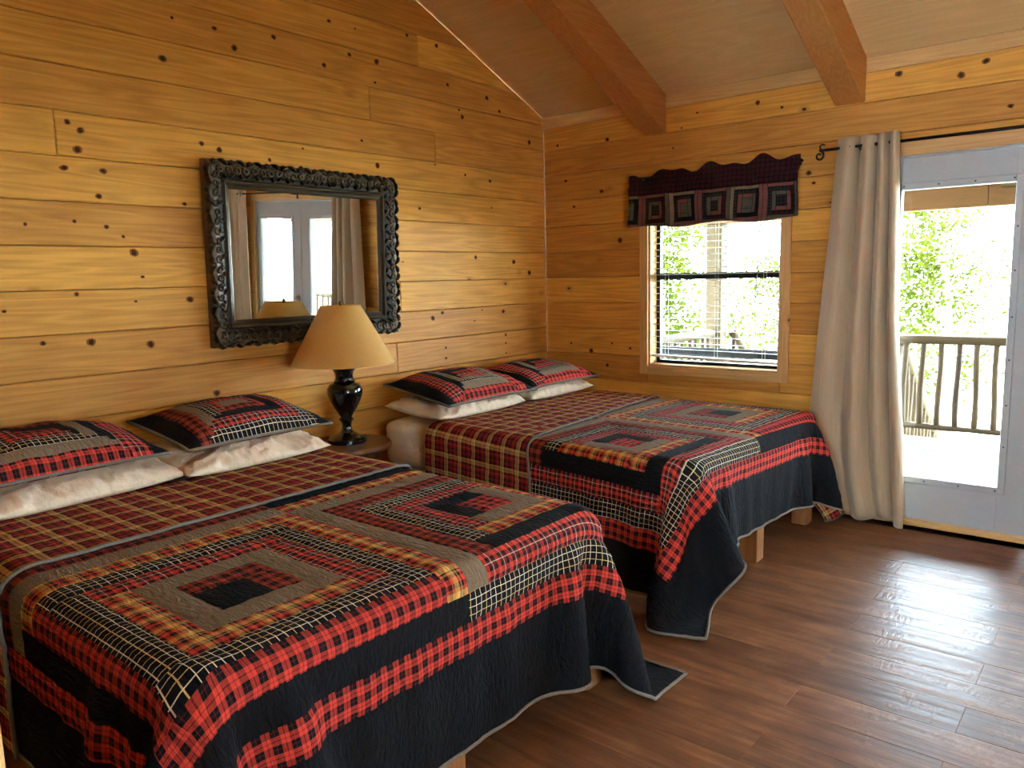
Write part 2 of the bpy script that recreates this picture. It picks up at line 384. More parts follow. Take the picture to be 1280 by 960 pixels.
# ------------------------------------------------------------------ room shell
HB, Z0 = 0.186704, 2.38151
SEAMS = [Z0 + HB * k for k in range(10, -13, -1)]          # top to bottom
RX, RY = 5.6, -6.6
EAVE, SLOPE, RIDGE_Y = 2.622, 0.415, -3.3
RIDGE_Z = EAVE + SLOPE * -RIDGE_Y
def roof_z(y): return EAVE + SLOPE * (-y) if y > RIDGE_Y else RIDGE_Z - SLOPE * (RIDGE_Y - y)
BD = 0.022
KL = [(-2.83, 2.68), (-2.62, 2.68), (-2.52, 2.61), (-3.09, 2.58), (-1.93, 2.87), (-1.75, 2.87), (-1.8, 2.72), (-1.6, 2.72), (-1.62, 2.6), (-1.98, 2.63), (-2.29, 2.71), (-2.89, 2.49), (-2.81, 2.37), (-3.33, 2.15), (-3.3, 2.04), (-3.28, 2.12), (-2.73, 2.13), (-2.64, 2.11), (-2.15, 2.17), (-2.17, 2.07), (-2.36, 2.09), (-3.36, 1.96), (-3.2, 1.96), (-3.23, 1.85), (-2.84, 1.84), (-3.53, 1.72), (-3.34, 1.74), (-3.21, 1.72), (-3.14, 1.68), (-3.1, 1.61), (-3.07, 1.5), (-1.74, 2.26), (-3.36, 1.43), (-3.11, 1.39), (-2.85, 1.39), (-3.64, 1.37), (-3.51, 1.23), (-3.32, 1.22), (-3.06, 1.19), (-3.42, 1.08), (-2.75, 0.92), (-1.35, 2.92), (-1.1, 2.91), (-1.01, 2.69), (-0.91, 2.55), (-0.88, 2.51), (-0.5, 2.6), (-0.63, 2.67), (-0.17, 2.43), (-1.15, 2.18), (-1.63, 2.13), (-0.87, 2.14), (-0.62, 2.12), (-1.3, 1.9), (-0.61, 1.94), (-1.11, 1.83), (-0.38, 1.57), (-0.2, 1.49), (-1.46, 1.57), (-0.79, 1.6), (-0.51, 1.22), (-0.74, 1.24), (-0.82, 1.17), (-1.13, 1.24), (-0.49, 1.05), (-0.49, 0.99), (-0.49, 0.92), (-1.22, 1.21), (-1.11, 1.01), (-1.11, 0.94)]
KF = [(0.56, 2.4), (0.13, 2.41), (1.07, 2.28), (0.51, 2.05), (0.27, 1.96), (0.2, 2.15), (0.66, 1.7), (1.24, 2.48), (1.13, 2.4), (1.64, 2.48), (1.79, 2.43), (2.84, 2.5), (2.73, 2.45), (2.43, 2.51), (2.96, 2.26), (1.72, 2.19), (1.96, 2.03), (1.99, 1.97), (0.59, 0.97), (0.74, 0.94), (0.41, 0.91), (0.23, 0.96), (0.55, 0.81)]

# left wall (behind the beds), faces +X; its board faces lie on X = 0
wall_left = link('wall_left', me('wall_left', [(-BD, y, z) for y, z in ((RY, 0), (0, 0), (0, EAVE), (RIDGE_Y, RIDGE_Z), (RY, EAVE))] + [(-0.16, y, z) for y, z in ((RY, 0), (0, 0), (0, EAVE), (RIDGE_Y, RIDGE_Z), (RY, EAVE))],
    [(0, 1, 2, 3, 4), (9, 8, 7, 6, 5), (0, 5, 6, 1), (1, 6, 7, 2), (2, 7, 8, 3), (3, 8, 9, 4), (4, 9, 5, 0)], M['dark_gap']), kind='structure', label='honey pine plank gable wall behind the two beds')
JOINTS = {2.118: -3.382, 2.473: -1.668, 1.724: -1.527, 1.346: -1.49, 0.969: -1.538, 2.854: -1.265, 2.269: -1.143}
for i in range(len(SEAMS) - 1):
    zt, zb = SEAMS[i], max(0.0, SEAMS[i + 1])
    if zt <= 0.02: continue
    cuts = [y for z, y in JOINTS.items() if zb < z < zt]
    if not cuts: cuts = [rnd.uniform(-5.6, -4.4)]
    else: cuts += [cuts[0] - 2.9] if cuts[0] - 2.9 > RY + 0.4 else []
    ys = sorted([RY, 0.0] + cuts)
    for a, b in zip(ys[:-1], ys[1:]):
        poly = [(a + 0.0008, zb + 0.001), (b - 0.0008, zb + 0.001), (b - 0.0008, zt - 0.001), (a + 0.0008, zt - 0.001)]
        nn = math.hypot(1, SLOPE)
        poly = clip_poly(poly, (SLOPE, 1), EAVE - 0.002)
        if len(poly) >= 3: poly = clip_poly(poly, (-SLOPE, 1), RIDGE_Z - SLOPE * RIDGE_Y - 0.002)
        if len(poly) < 3: continue
        kn = [(y, z, rnd.uniform(0.0045, 0.012)) for y, z in KL if a + 0.02 < y < b - 0.02 and zb + 0.012 < z < zt - 0.012]
        board(wall_left, poly, lambda y, z, h: (-BD + h, y, z), BD, M['pine_y'], kn)

# far wall with window and french door; board faces lie on Y = 0
WIN = (0.885, 1.812, 0.825, 1.985)
DOOR = (2.375, 3.945, 0.0, 2.075)
TH = 0.15
def wall_with_holes(name, x0, x1, z1, holes, y_front, y_back, mat, **props):
    bm = bmesh.new()
    xs = sorted({x0, x1, *[h[0] for h in holes], *[h[1] for h in holes]}); zs = sorted({0.0, z1, *[h[2] for h in holes], *[h[3] for h in holes]})
    for xa, xb in zip(xs[:-1], xs[1:]):
        for za, zb in zip(zs[:-1], zs[1:]):
            cx, cz = (xa + xb) / 2, (za + zb) / 2
            if any(h[0] < cx < h[1] and h[2] < cz < h[3] for h in holes): continue
            box_bm(xa, xb, y_front, y_back, za, zb, bm=bm)
    bmesh.ops.remove_doubles(bm, verts=bm.verts, dist=1e-5)
    return link(name, bm_me(name, bm, mat), None, kind='structure', **props)
wall_far = wall_with_holes('wall_far', -0.16, RX, 2.62, [WIN, DOOR], BD, TH, M['dark_gap'], label='honey pine plank wall with the window and glazed door')
HOLES = [(WIN[0] - 0.004, WIN[1] + 0.004, WIN[2] - 0.004, WIN[3] + 0.004), (DOOR[0] - 0.004, DOOR[1] + 0.004, DOOR[2] - 0.01, DOOR[3] + 0.004)]
for i in range(len(SEAMS) - 1):
    zt, zb = SEAMS[i], max(0.0, SEAMS[i + 1])
    if zt <= 0.02 or zb > 2.61: continue
    zt = min(zt, 2.62)
    # a row is split where an opening crosses it; above and below an opening boards are notched
    cutx = sorted({0.0, RX, *[x for h in HOLES for x in h[:2] if h[2] < zt and h[3] > zb]})
    if len(cutx) == 2: cutx.insert(1, rnd.uniform(3.4, 4.8))
    for a, b in zip(cutx[:-1], cutx[1:]):
        cx = (a + b) / 2; lo, hi = zb, zt
        segs = [(lo, hi)]
        for h in HOLES:
            if h[0] < cx < h[1]:
                ns = []
                for (l, u) in segs:
                    if h[3] <= l or h[2] >= u: ns.append((l, u)); continue
                    if h[2] > l: ns.append((l, h[2]))
                    if h[3] < u: ns.append((h[3], u))
                segs = ns
        for (l, u) in segs:
            if u - l < 0.012: continue
            poly = [(a + 0.0008, l + 0.001), (b - 0.0008, l + 0.001), (b - 0.0008, u - 0.001), (a + 0.0008, u - 0.001)]
            kn = [(x, z, rnd.uniform(0.0045, 0.012)) for x, z in KF if a + 0.02 < x < b - 0.02 and l + 0.012 < z < u - 0.012]
            board(wall_far, poly, lambda x, z, h: (x, BD - h, z), BD, M['pine_x'], kn)

# right and near walls (outside the frame), planked, each with a window added for fill light
def side_wall(name, axis, at, out, a0, a1, holes, label):
    bm = bmesh.new()
    xs = sorted({a0, a1, *[h[0] for h in holes], *[h[1] for h in holes]}); zs = sorted({0.0, 2.62, *[h[2] for h in holes], *[h[3] for h in holes]})
    for xa, xb in zip(xs[:-1], xs[1:]):
        for za, zb in zip(zs[:-1], zs[1:]):
            cx, cz = (xa + xb) / 2, (za + zb) / 2
            if any(h[0] < cx < h[1] and h[2] < cz < h[3] for h in holes): continue
            if axis == 0: box_bm(at, at + out, xa, xb, za, zb, bm=bm)
            else: box_bm(xa, xb, at, at + out, za, zb, bm=bm)
    if axis == 0:
        v = [bm.verts.new((x, y, z)) for x in (at, at + out) for y, z in ((a0, 2.62), (a1, 2.62), (RIDGE_Y, RIDGE_Z))]
        for f in ((0, 1, 2), (5, 4, 3), (0, 3, 4, 1), (1, 4, 5, 2), (2, 5, 3, 0)): bm.faces.new([v[k] for k in f])
    o = link(name, bm_me(name, bm, M['pine_y'] if axis == 0 else M['pine_x']), None, kind='structure', label=label)
    return o
side_wall('wall_right', 0, RX, 0.15, RY, 0.0, [(-4.35, -3.7, 1.0, 1.85)], 'pine wall on the right, outside the picture')
side_wall('wall_near', 1, RY, -0.15, 0.0, RX, [(2.95, 3.65, 0.75, 2.15)], 'pine wall behind the viewer')

for nm, ax, at, out, (a0, a1, z0_, z1_), lab in (('window_fill_2', 0, RX, 0.15, (-4.35, -3.7, 1.0, 1.85), 'small added fill-light window in the right wall, outside the picture'), ('window_fill_3', 1, RY, -0.15, (2.95, 3.65, 0.75, 2.15), 'added fill-light window behind the viewer')):  # unseen windows, added and sized to brighten the room from outside the view
    w_ = empty(nm, (0, 0, 0), kind='structure', label=lab); m0, m1 = sorted((at + out * 0.5, at + out * 0.75)); p0 = at + out * 0.62
    for part, (a, b, c, d) in (('stile', (a0, a0 + 0.03, z0_, z1_)), ('stile', (a1 - 0.03, a1, z0_, z1_)), ('rail', (a0 + 0.03, a1 - 0.03, z0_, z0_ + 0.03)), ('rail', (a0 + 0.03, a1 - 0.03, z1_ - 0.03, z1_)), ('pane', (a0 + 0.03, a1 - 0.03, z0_ + 0.03, z1_ - 0.03))):
        lo, hi = (p0 - 0.002, p0 + 0.002) if part == 'pane' else (m0, m1); mt_ = M['pane'] if part == 'pane' else M['black_metal']
        if ax == 0: box(part, lo, hi, a, b, c, d, mt_, w_)
        else: box(part, a, b, lo, hi, c, d, mt_, w_)

# ceiling: plywood bays between stained beams on the near slope, plain slope behind
BEAMS = [(0.855, 1.02), (2.10, 2.262), (3.34, 3.50), (4.58, 4.74)]
ceiling = link('ceiling', me('ceiling', [(x, y, z + dz) for dz in (0.03, 0.15) for x, y, z in ((-0.16, 0.15, EAVE - SLOPE * 0.15), (RX + 0.15, 0.15, EAVE - SLOPE * 0.15), (RX + 0.15, RIDGE_Y, RIDGE_Z), (-0.16, RIDGE_Y, RIDGE_Z), (RX + 0.15, RY - 0.15, EAVE - SLOPE * 0.15), (-0.16, RY - 0.15, EAVE - SLOPE * 0.15))],
    [(0, 1, 2, 3), (3, 2, 4, 5), (9, 8, 7, 6), (11, 10, 8, 9), (0, 6, 7, 1), (1, 7, 8, 2), (2, 8, 10, 4), (4, 10, 11, 5), (5, 11, 9, 3), (3, 9, 6, 0)], M['ply']), kind='structure', label='sloping plywood ceiling with stained beams')
for x0, x1 in BEAMS:
    for ya, yb in ((-0.001, RIDGE_Y), (RY + 0.001, RIDGE_Y)):
        q = 0.238
        V = [(x, y, roof_z(y) + dz) for x in (x0, x1) for y in (ya, yb) for dz in (0.02, -q)]
        bm = bmesh.new(); vv = [bm.verts.new(v) for v in V]
        for f in ((0, 1, 3, 2), (4, 6, 7, 5), (0, 4, 5, 1), (2, 3, 7, 6), (0, 2, 6, 4), (1, 5, 7, 3)): bm.faces.new([vv[k] for k in f])
        bmesh.ops.recalc_face_normals(bm, faces=bm.faces)
        bmesh.ops.bevel(bm, geom=list(bm.edges), offset=0.006, segments=1, affect='EDGES')
        link('beam', bm_me('beam', bm, M['beam']), ceiling)
edges = [0.0] + [v for b in BEAMS for v in b] + [RX]
for k in range(0, len(edges), 2):
    xa, xb = edges[k], edges[k + 1]
    for ya, yb in ((0.0, RIDGE_Y), (RY, RIDGE_Y)):
        V = [(x, y, roof_z(y) + dz) for dz in (0.0, 0.03) for x, y in ((xa, ya), (xb, ya), (xb, yb), (xa, yb))]
        link('ceiling_panel', me('ceiling_panel', V, [(0, 1, 2, 3), (7, 6, 5, 4), (0, 4, 5, 1), (1, 5, 6, 2), (2, 6, 7, 3), (3, 7, 4, 0)], M['ply']), ceiling)
    box('trim_%d' % (k // 2 + 1), xa + 0.002, xb - 0.002, -0.018, 0.0, 2.54, 2.618, M['pine_pale_x'], None, bev=0.003, kind='structure', label='pale pine strip under the ceiling, bay %s' % ['by the corner', 'between the beams', 'above the door', 'right of the door', 'at the far right'][k // 2])

# floor planks running parallel to the far wall
floor = box('floor', -0.16, RX + 0.15, RY - 0.15, TH, -0.12, -0.006, M['dark_gap'], kind='structure', label='dark brown plank floor with worn gloss')
PW, PL = 0.183, 1.22
def plank_mesh(L):
    return bm_me('plank', box_bm(0.0003, L - 0.0003, -PW + 0.0003, -0.0003, -0.006, 0.0, 0.0007), M['floor'])
full = plank_mesh(PL)
row = 0; ytop = -0.67 + PW * 3
while ytop > RY + 0.01:
    off = 2.71 if row % 2 else 3.19
    x = off - PL * 4
    while x < RX:
        a, b = max(0.0, x), min(RX, x + PL)
        if b - a > 0.03:
            if ytop - PW < 0.16:
                o = link('plank', full if abs(b - a - PL) < 1e-6 else plank_mesh(b - a), floor); o.location = (a, min(ytop, 0.0) if ytop <= 0 else ytop, 0)
                if ytop > 0: bpy.data.objects.remove(o)
        x += PL
    ytop -= PW; row += 1
box('plank', 0.0, RX, -0.67 + PW * 3, 0.0, -0.006, 0.0, M['floor'], floor) if -0.67 + PW * 3 < 0 else None
# row between last full plank and the far wall
x = 2.71 - PL * 4
while x < RX:
    a, b = max(0, x), min(RX, x + PL)
    if b - a > 0.03: link('plank', bm_me('plank', box_bm(a + 0.0006, b - 0.0006, -0.67 + PW * 3 + 0.0006, -0.001, -0.006, 0, 0.0012), M['floor']), floor)
    x += PL
# partition end beside the viewer (only its lit edge shows at the lower left)
box('wall_partition', 2.675, 2.765, -6.6, -4.612, 0.0, 2.9, M['pine_y'], kind='structure', label='short pine partition beside the viewer')
box('trim_6', 2.66, 2.779, -4.612, -4.548, 0.0, 2.9, M['pine_pale_z'], bev=0.003, kind='structure', label='pale pine post at the lower left edge')

# ------------------------------------------------------------------ window with black sash
window = empty('window_1', (1.35, 0.0, 0.85), kind='structure', label='black framed sash window in a pale pine surround')
def wbox(name, x0, x1, y0, y1, z0, z1, mat, bev=0.002, parent=None):
    o = box(name, x0 - 1.35, x1 - 1.35, y0, y1, z0 - 0.85, z1 - 0.85, mat, parent or window, bev); return o
wx0, wx1, wz0, wz1 = WIN
TW = 0.058
wbox('casing', wx0 - TW, wx0 + 0.003, -0.019, 0.0, wz0 - 0.058, wz1 + TW, M['pine_pale_z'])
wbox('casing', wx1 - 0.003, wx1 + TW, -0.019, 0.0, wz0 - 0.058, wz1 + TW, M['pine_pale_z'])
wbox('casing', wx0 + 0.003, wx1 - 0.003, -0.0185, 0.0, wz1, wz1 + TW, M['pine_pale_x'])
wbox('casing', wx0 + 0.003, wx1 - 0.003, -0.0185, 0.0, wz0 - 0.058, wz0, M['pine_pale_x'])
wbox('jamb', wx0, wx0 + 0.016, 0.0, TH, wz0, wz1, M['pine_pale_z']); wbox('jamb', wx1 - 0.016, wx1, 0.0, TH, wz0, wz1, M['pine_pale_z'])
wbox('head_jamb', wx0 + 0.016, wx1 - 0.016, 0.0, TH, wz1 - 0.016, wz1, M['pine_pale_x']); wbox('sill', wx0 + 0.016, wx1 - 0.016, 0.0, TH, wz0, wz0 + 0.014, M['pine_pale_x'])
ix0, ix1, iz0, iz1 = wx0 + 0.016, wx1 - 0.016, wz0 + 0.014, wz1 - 0.016
for nm, a, b, c, d in (('stile', ix0, ix0 + 0.028, iz0, iz1), ('stile', ix1 - 0.028, ix1, iz0, iz1), ('bottom_rail', ix0 + 0.028, ix1 - 0.028, iz0, iz0 + 0.022), ('top_rail', ix0 + 0.028, ix1 - 0.028, iz1 - 0.03, iz1), ('meeting_rail', ix0 + 0.028, ix1 - 0.028, 1.418, 1.462)):
    wbox(nm, a, b, 0.088, 0.128, c, d, M['black_metal'])
wbox('pane', ix0 + 0.026, ix1 - 0.026, 0.106, 0.110, iz0 + 0.020, 1.42, M['pane'], 0); wbox('pane', ix0 + 0.026, ix1 - 0.026, 0.100, 0.104, 1.46, iz1 - 0.028, M['pane'], 0)

# venetian blind, slats open
blind = tag(empty('venetian_blind', (1.35, 0.045, 1.95)), 'white slatted blind lowered open inside the window recess', 'blind')
bx0, bx1 = ix0 + 0.004, ix1 - 0.004
box('headrail', bx0 - 1.35, bx1 - 1.35, -0.02, 0.02, -0.01, 0.015, M['white_plastic'], blind, 0.002)
SV, SF = [], []
for k in range(7):
    yy = -0.0225 + 0.045 * k / 6; zz = 0.0025 * (1 - ((k - 3) / 3) ** 2)
    for x in (bx0 - 1.35, bx1 - 1.35): SV += [(x, yy, zz), (x, yy, zz - 0.0011)]
for k in range(6):
    a = 4 * k; b = a + 4
    SF += [(a, a + 2, b + 2, b), (a + 1, b + 1, b + 3, a + 3)]
SF += [(0, 1, 3, 2), (24, 26, 27, 25)]
slat_me = me('slat', SV, SF, M['white_plastic'])
z = 1.92; nsl = 0
while z > 0.915:
    o = link('slat', slat_me, blind); o.location = (0, 0, z - 1.95); o.rotation_euler = (math.radians(-4), math.radians(0.0 if z > 1.0 else 0.5), 0); z -= 0.0425; nsl += 1
br = box('bottom_rail', bx0 - 1.35, bx1 - 1.35, -0.022, 0.022, -0.008, 0.008, M['white_plastic'], blind, 0.002); br.location = (0, 0, 0.888 - 1.95); br.rotation_euler = (0, math.radians(1.0), 0)
for xx in (bx0 + 0.10, (bx0 + bx1) / 2 + 0.02, bx1 - 0.10):
    for yy in (-0.0235, 0.0235):
        V, Fc = tube([(xx - 1.35, yy, 0), (xx - 1.35, yy, -1.065)], 0.0011, 5); link('ladder_cord', me('ladder_cord', V, Fc, M['white_plastic']), blind)
V, Fc = tube([(bx1 - 0.115 - 1.35, -0.032, 0.0), (bx1 - 0.15 - 1.35, -0.034, -0.73)], 0.0038, 6); link('tilt_wand', me('tilt_wand', V, Fc, M['screw']), blind)

# ------------------------------------------------------------------ french door: two leaves
def door_leaf(name, x0, x1, hinge_left, label):
    d = empty(name, (x0, 0.035, 0.03), kind='structure', label=label)
    W, H = x1 - x0, 2.025
    gx0, gx1 = (0.072, 0.607) if hinge_left else (W - 0.607, W - 0.072)
    gz0, gz1 = 0.247, 1.855
    def P(nm, a, b, c, e, y0=-0.0225, y1=0.0225, mat=M['white_paint'], bev=0.0015, parent=None): return box(nm, a, b, y0, y1, c, e, mat, parent or d, bev)
    P('stile', 0.002, gx0, 0, H); P('stile', gx1, W - 0.002, 0, H); P('bottom_rail', gx0, gx1, 0, gz0); P('top_rail', gx0, gx1, gz1, H)
    fw = 0.037
    for (a, b, c, e) in ((gx0 - fw, gx0, gz0 - fw, gz1 + fw), (gx1, gx1 + fw, gz0 - fw, gz1 + fw), (gx0, gx1, gz0 - fw, gz0), (gx0, gx1, gz1, gz1 + fw)):
        P('glazing_bead', a, b, c, e, -0.034, -0.0225, bev=0.004)
    P('pane', gx0, gx1, gz0, gz1, -0.004, 0.004, M['pane'], 0)
    sc_me = bm_me('screw', box_bm(-0.004, 0.004, -0.0015, 0.0015, -0.004, 0.004, 0.001), M['screw'])
    pts = [(gx0 + (gx1 - gx0) * t, zz) for t in (0.02, 0.34, 0.66, 0.985) for zz in (gz0 - fw / 2, gz1 + fw / 2)] + [(xx, gz0 + (gz1 - gz0) * t) for t in (0.14, 0.28, 0.43, 0.57, 0.72, 0.86) for xx in (gx0 - fw / 2, gx1 + fw / 2)]
    for (sx, sz) in pts:
        o = link('screw', sc_me, d); o.location = (sx, -0.0345, sz)
    kx = W - 0.06 if hinge_left else 0.06
    prof = [(0.03, 0), (0.03, 0.006), (0.012, 0.010), (0.012, 0.035), (0.026, 0.042), (0.030, 0.056), (0.024, 0.068), (0.004, 0.072)]
    if not hinge_left:
        for zz in (0.93, 1.06):
            V, Fc = lathe(prof if zz < 1 else prof[:4], 20)
            o = link('knob' if zz < 1 else 'deadbolt', me('knob', V, Fc, M['brass'], True), d); o.location = (kx, -0.0225, zz); o.rotation_euler = (math.pi / 2, 0, 0)
    return d
door_leaf('door_1', 2.398, 3.158, True, 'white glazed door leaf beside the taupe curtain')
door_leaf('door_2', 3.162, 3.922, False, 'white glazed door leaf with brass knob')
box('trim_7', DOOR[0] - 0.04, DOOR[1] + 0.04, -0.019, 0.0, 2.068, 2.152, M['pine_pale_x'], bev=0.002, kind='structure', label='pale pine head casing over the glazed door')
box('trim_8', DOOR[0] - 0.055, DOOR[0] + 0.004, -0.019, 0.0, 0.0, 2.067, M['pine_pale_z'], bev=0.002, kind='structure', label='pale pine door casing hidden behind the curtain')
box('trim_9', DOOR[1] - 0.004, DOOR[1] + 0.055, -0.019, 0.0, 0.0, 2.067, M['pine_pale_z'], bev=0.002, kind='structure', label='pale pine door casing right of the glazed door')
box('trim_10', DOOR[0] - 0.03, DOOR[1] + 0.03, -0.035, 0.10, 0.0, 0.026, M['pine_pale_x'], bev=0.004, kind='structure', label='pale wooden threshold under the glazed door')
for nm, a, b, c, e in (('trim_11', DOOR[0], DOOR[0] + 0.02, 0.027, 2.055), ('trim_12', DOOR[1] - 0.02, DOOR[1], 0.027, 2.055), ('trim_13', DOOR[0], DOOR[1], 2.058, 2.075)):
    box(nm, a, b, 0.001, 0.14, c, e, M['white_paint'], bev=0.002, kind='structure', label={'trim_11': 'white door jamb by the curtain', 'trim_12': 'white door jamb far right', 'trim_13': 'white head jamb over the door'}[nm])
V, Fc = [], []
# ------------------------------------------------------------------ bed furniture
BEDS = [dict(y0=-4.06, y1=-2.55, fy=(-4.07, -2.54)), dict(y0=-1.825, y1=-0.30, fy=(-1.84, -0.285))]
XH, XF, ZT = 0.17, 2.125, 0.655
NAMES = ['near', 'far']
def which(k): return ['the bed nearest the viewer', 'the bed by the window'][k]
for k, b in enumerate(BEDS):
    fy0, fy1 = b['fy']; cy = (fy0 + fy1) / 2
    fr = tag(empty('bed', (1.15, cy, 0)), ['low wooden bed nearest the viewer, mostly hidden by its quilt', 'low wooden bed by the window with square legs below the quilt'][k], 'bed', 'two low wooden beds')
    for ly in (fy0 + 0.045, cy, fy1 - 0.045):
        for lx in (2.085, 0.25):
            box('leg', lx - 0.045 - 1.15, lx + 0.045 - 1.15, ly - 0.045 - cy, ly + 0.045 - cy, 0, 0.23, M['bedwood'], fr, 0.004)
    box('side_rail', 0.14 - 1.15, 2.12 - 1.15, fy0 + 0.01 - cy, fy0 + 0.04 - cy, 0.231, 0.30, M['bedwood_y'], fr, 0.003)
    box('side_rail', 0.14 - 1.15, 2.12 - 1.15, fy1 - 0.04 - cy, fy1 - 0.01 - cy, 0.231, 0.30, M['bedwood_y'], fr, 0.003)
    box('end_rail', 2.08 - 1.15, 2.12 - 1.15, fy0 + 0.041 - cy, fy1 - 0.041 - cy, 0.231, 0.30, M['bedwood_y'], fr, 0.003)
    box('end_rail', 0.14 - 1.15, 0.18 - 1.15, fy0 + 0.041 - cy, fy1 - 0.041 - cy, 0.231, 0.30, M['bedwood_y'], fr, 0.003)
    for s in range(9):
        sx = 0.24 + s * 0.215
        box('slat', sx - 1.15, sx + 0.09 - 1.15, fy0 + 0.041 - cy, fy1 - 0.041 - cy, 0.272, 0.298, M['bedwood_y'], fr)
    mt = tag(empty('mattress', (1.135, (b['y0'] + b['y1']) / 2, 0.30)), ['mattress in cream fitted sheet under the bed nearest the viewer', 'mattress in cream fitted sheet showing at the head of the bed by the window'][k], 'mattress', 'two mattresses')
    hw = (b['y1'] - b['y0']) / 2; hl = (XF - XH) / 2
    def soft(x0, x1, y0, y1, z0, z1, r, seed, amp=0.003, n=26):
        bm = box_bm(x0, x1, y0, y1, z0, z1)
        bmesh.ops.subdivide_edges(bm, edges=list(bm.edges), cuts=n, use_grid_fill=True)
        c = Vector(((x0 + x1) / 2, (y0 + y1) / 2, (z0 + z1) / 2)); h = Vector(((x1 - x0) / 2, (y1 - y0) / 2, (z1 - z0) / 2))
        for v in bm.verts:
            d = v.co - c; inn = Vector([max(-h[i] + r, min(h[i] - r, d[i])) for i in range(3)]); e = d - inn
            if e.length > 1e-6: d = inn + e.normalized() * r
            v.co = c + d + Vector((0, 0, 1)) * 0 + e.normalized() * amp * mnoise.noise((v.co + Vector((seed, 0, 0))) * 6) if e.length > 1e-6 else c + d
        return bm
    link('fitted_sheet', bm_me('fitted_sheet', soft(-hl, hl, -hw, hw, 0.085, ZT - 0.30, 0.06, k * 9.0, 0.006), M['sheet'], True), mt)
    link('box_spring', bm_me('box_spring', soft(-hl + 0.005, hl - 0.005, -hw + 0.005, hw - 0.005, 0.0, 0.084, 0.03, 3 + k, 0.0, 8), M['sheet'], True), mt)

# ------------------------------------------------------------------ quilts: draped cloth (relaxed on the bed), cut into its patches
RW, CH = 0.084, 0.075
HALF = CH + 5 * RW                                          # block half size
DARK_A = ['center', 'buffalo2', 'taupe', 'redwhite', 'blackwhite', 'yellow']     # head and inner sides of a black-centred block
LITE_A = ['center', 'taupe', 'yellow', 'blackwhite', 'buffalo', 'black']         # foot and outer sides
DARK_B = ['center', 'black', 'redwhite', 'blackwhite', 'buffalo2', 'taupe']
LITE_B = ['center', 'taupe', 'yellow', 'black', 'redwhite', 'blackwhite']

def classify(du, dv, kind, outer):
    """patch key and cloth inside one log-cabin block; outer = sign of v that points off the bed"""
    a, bb = abs(du), abs(dv); d = max(a, bb)
    if d < CH: return ('c',), ('black' if kind == 'A' else 'buffalo')
    r = min(5, int((d - CH) / RW) + 1)
    rin = CH + (r - 1) * RW
    foot, out = du > 0, (dv * outer) > 0
    if a > rin and bb > rin: side = 'u' if (foot == out) else ('u' if foot else 'v')
    else: side = 'u' if a > rin else 'v'
    lite = foot if side == 'u' else out
    tab = (LITE_A if lite else DARK_A) if kind == 'A' else (LITE_B if lite else DARK_B)
    return (r, side, foot if side == 'u' else out), tab[r]

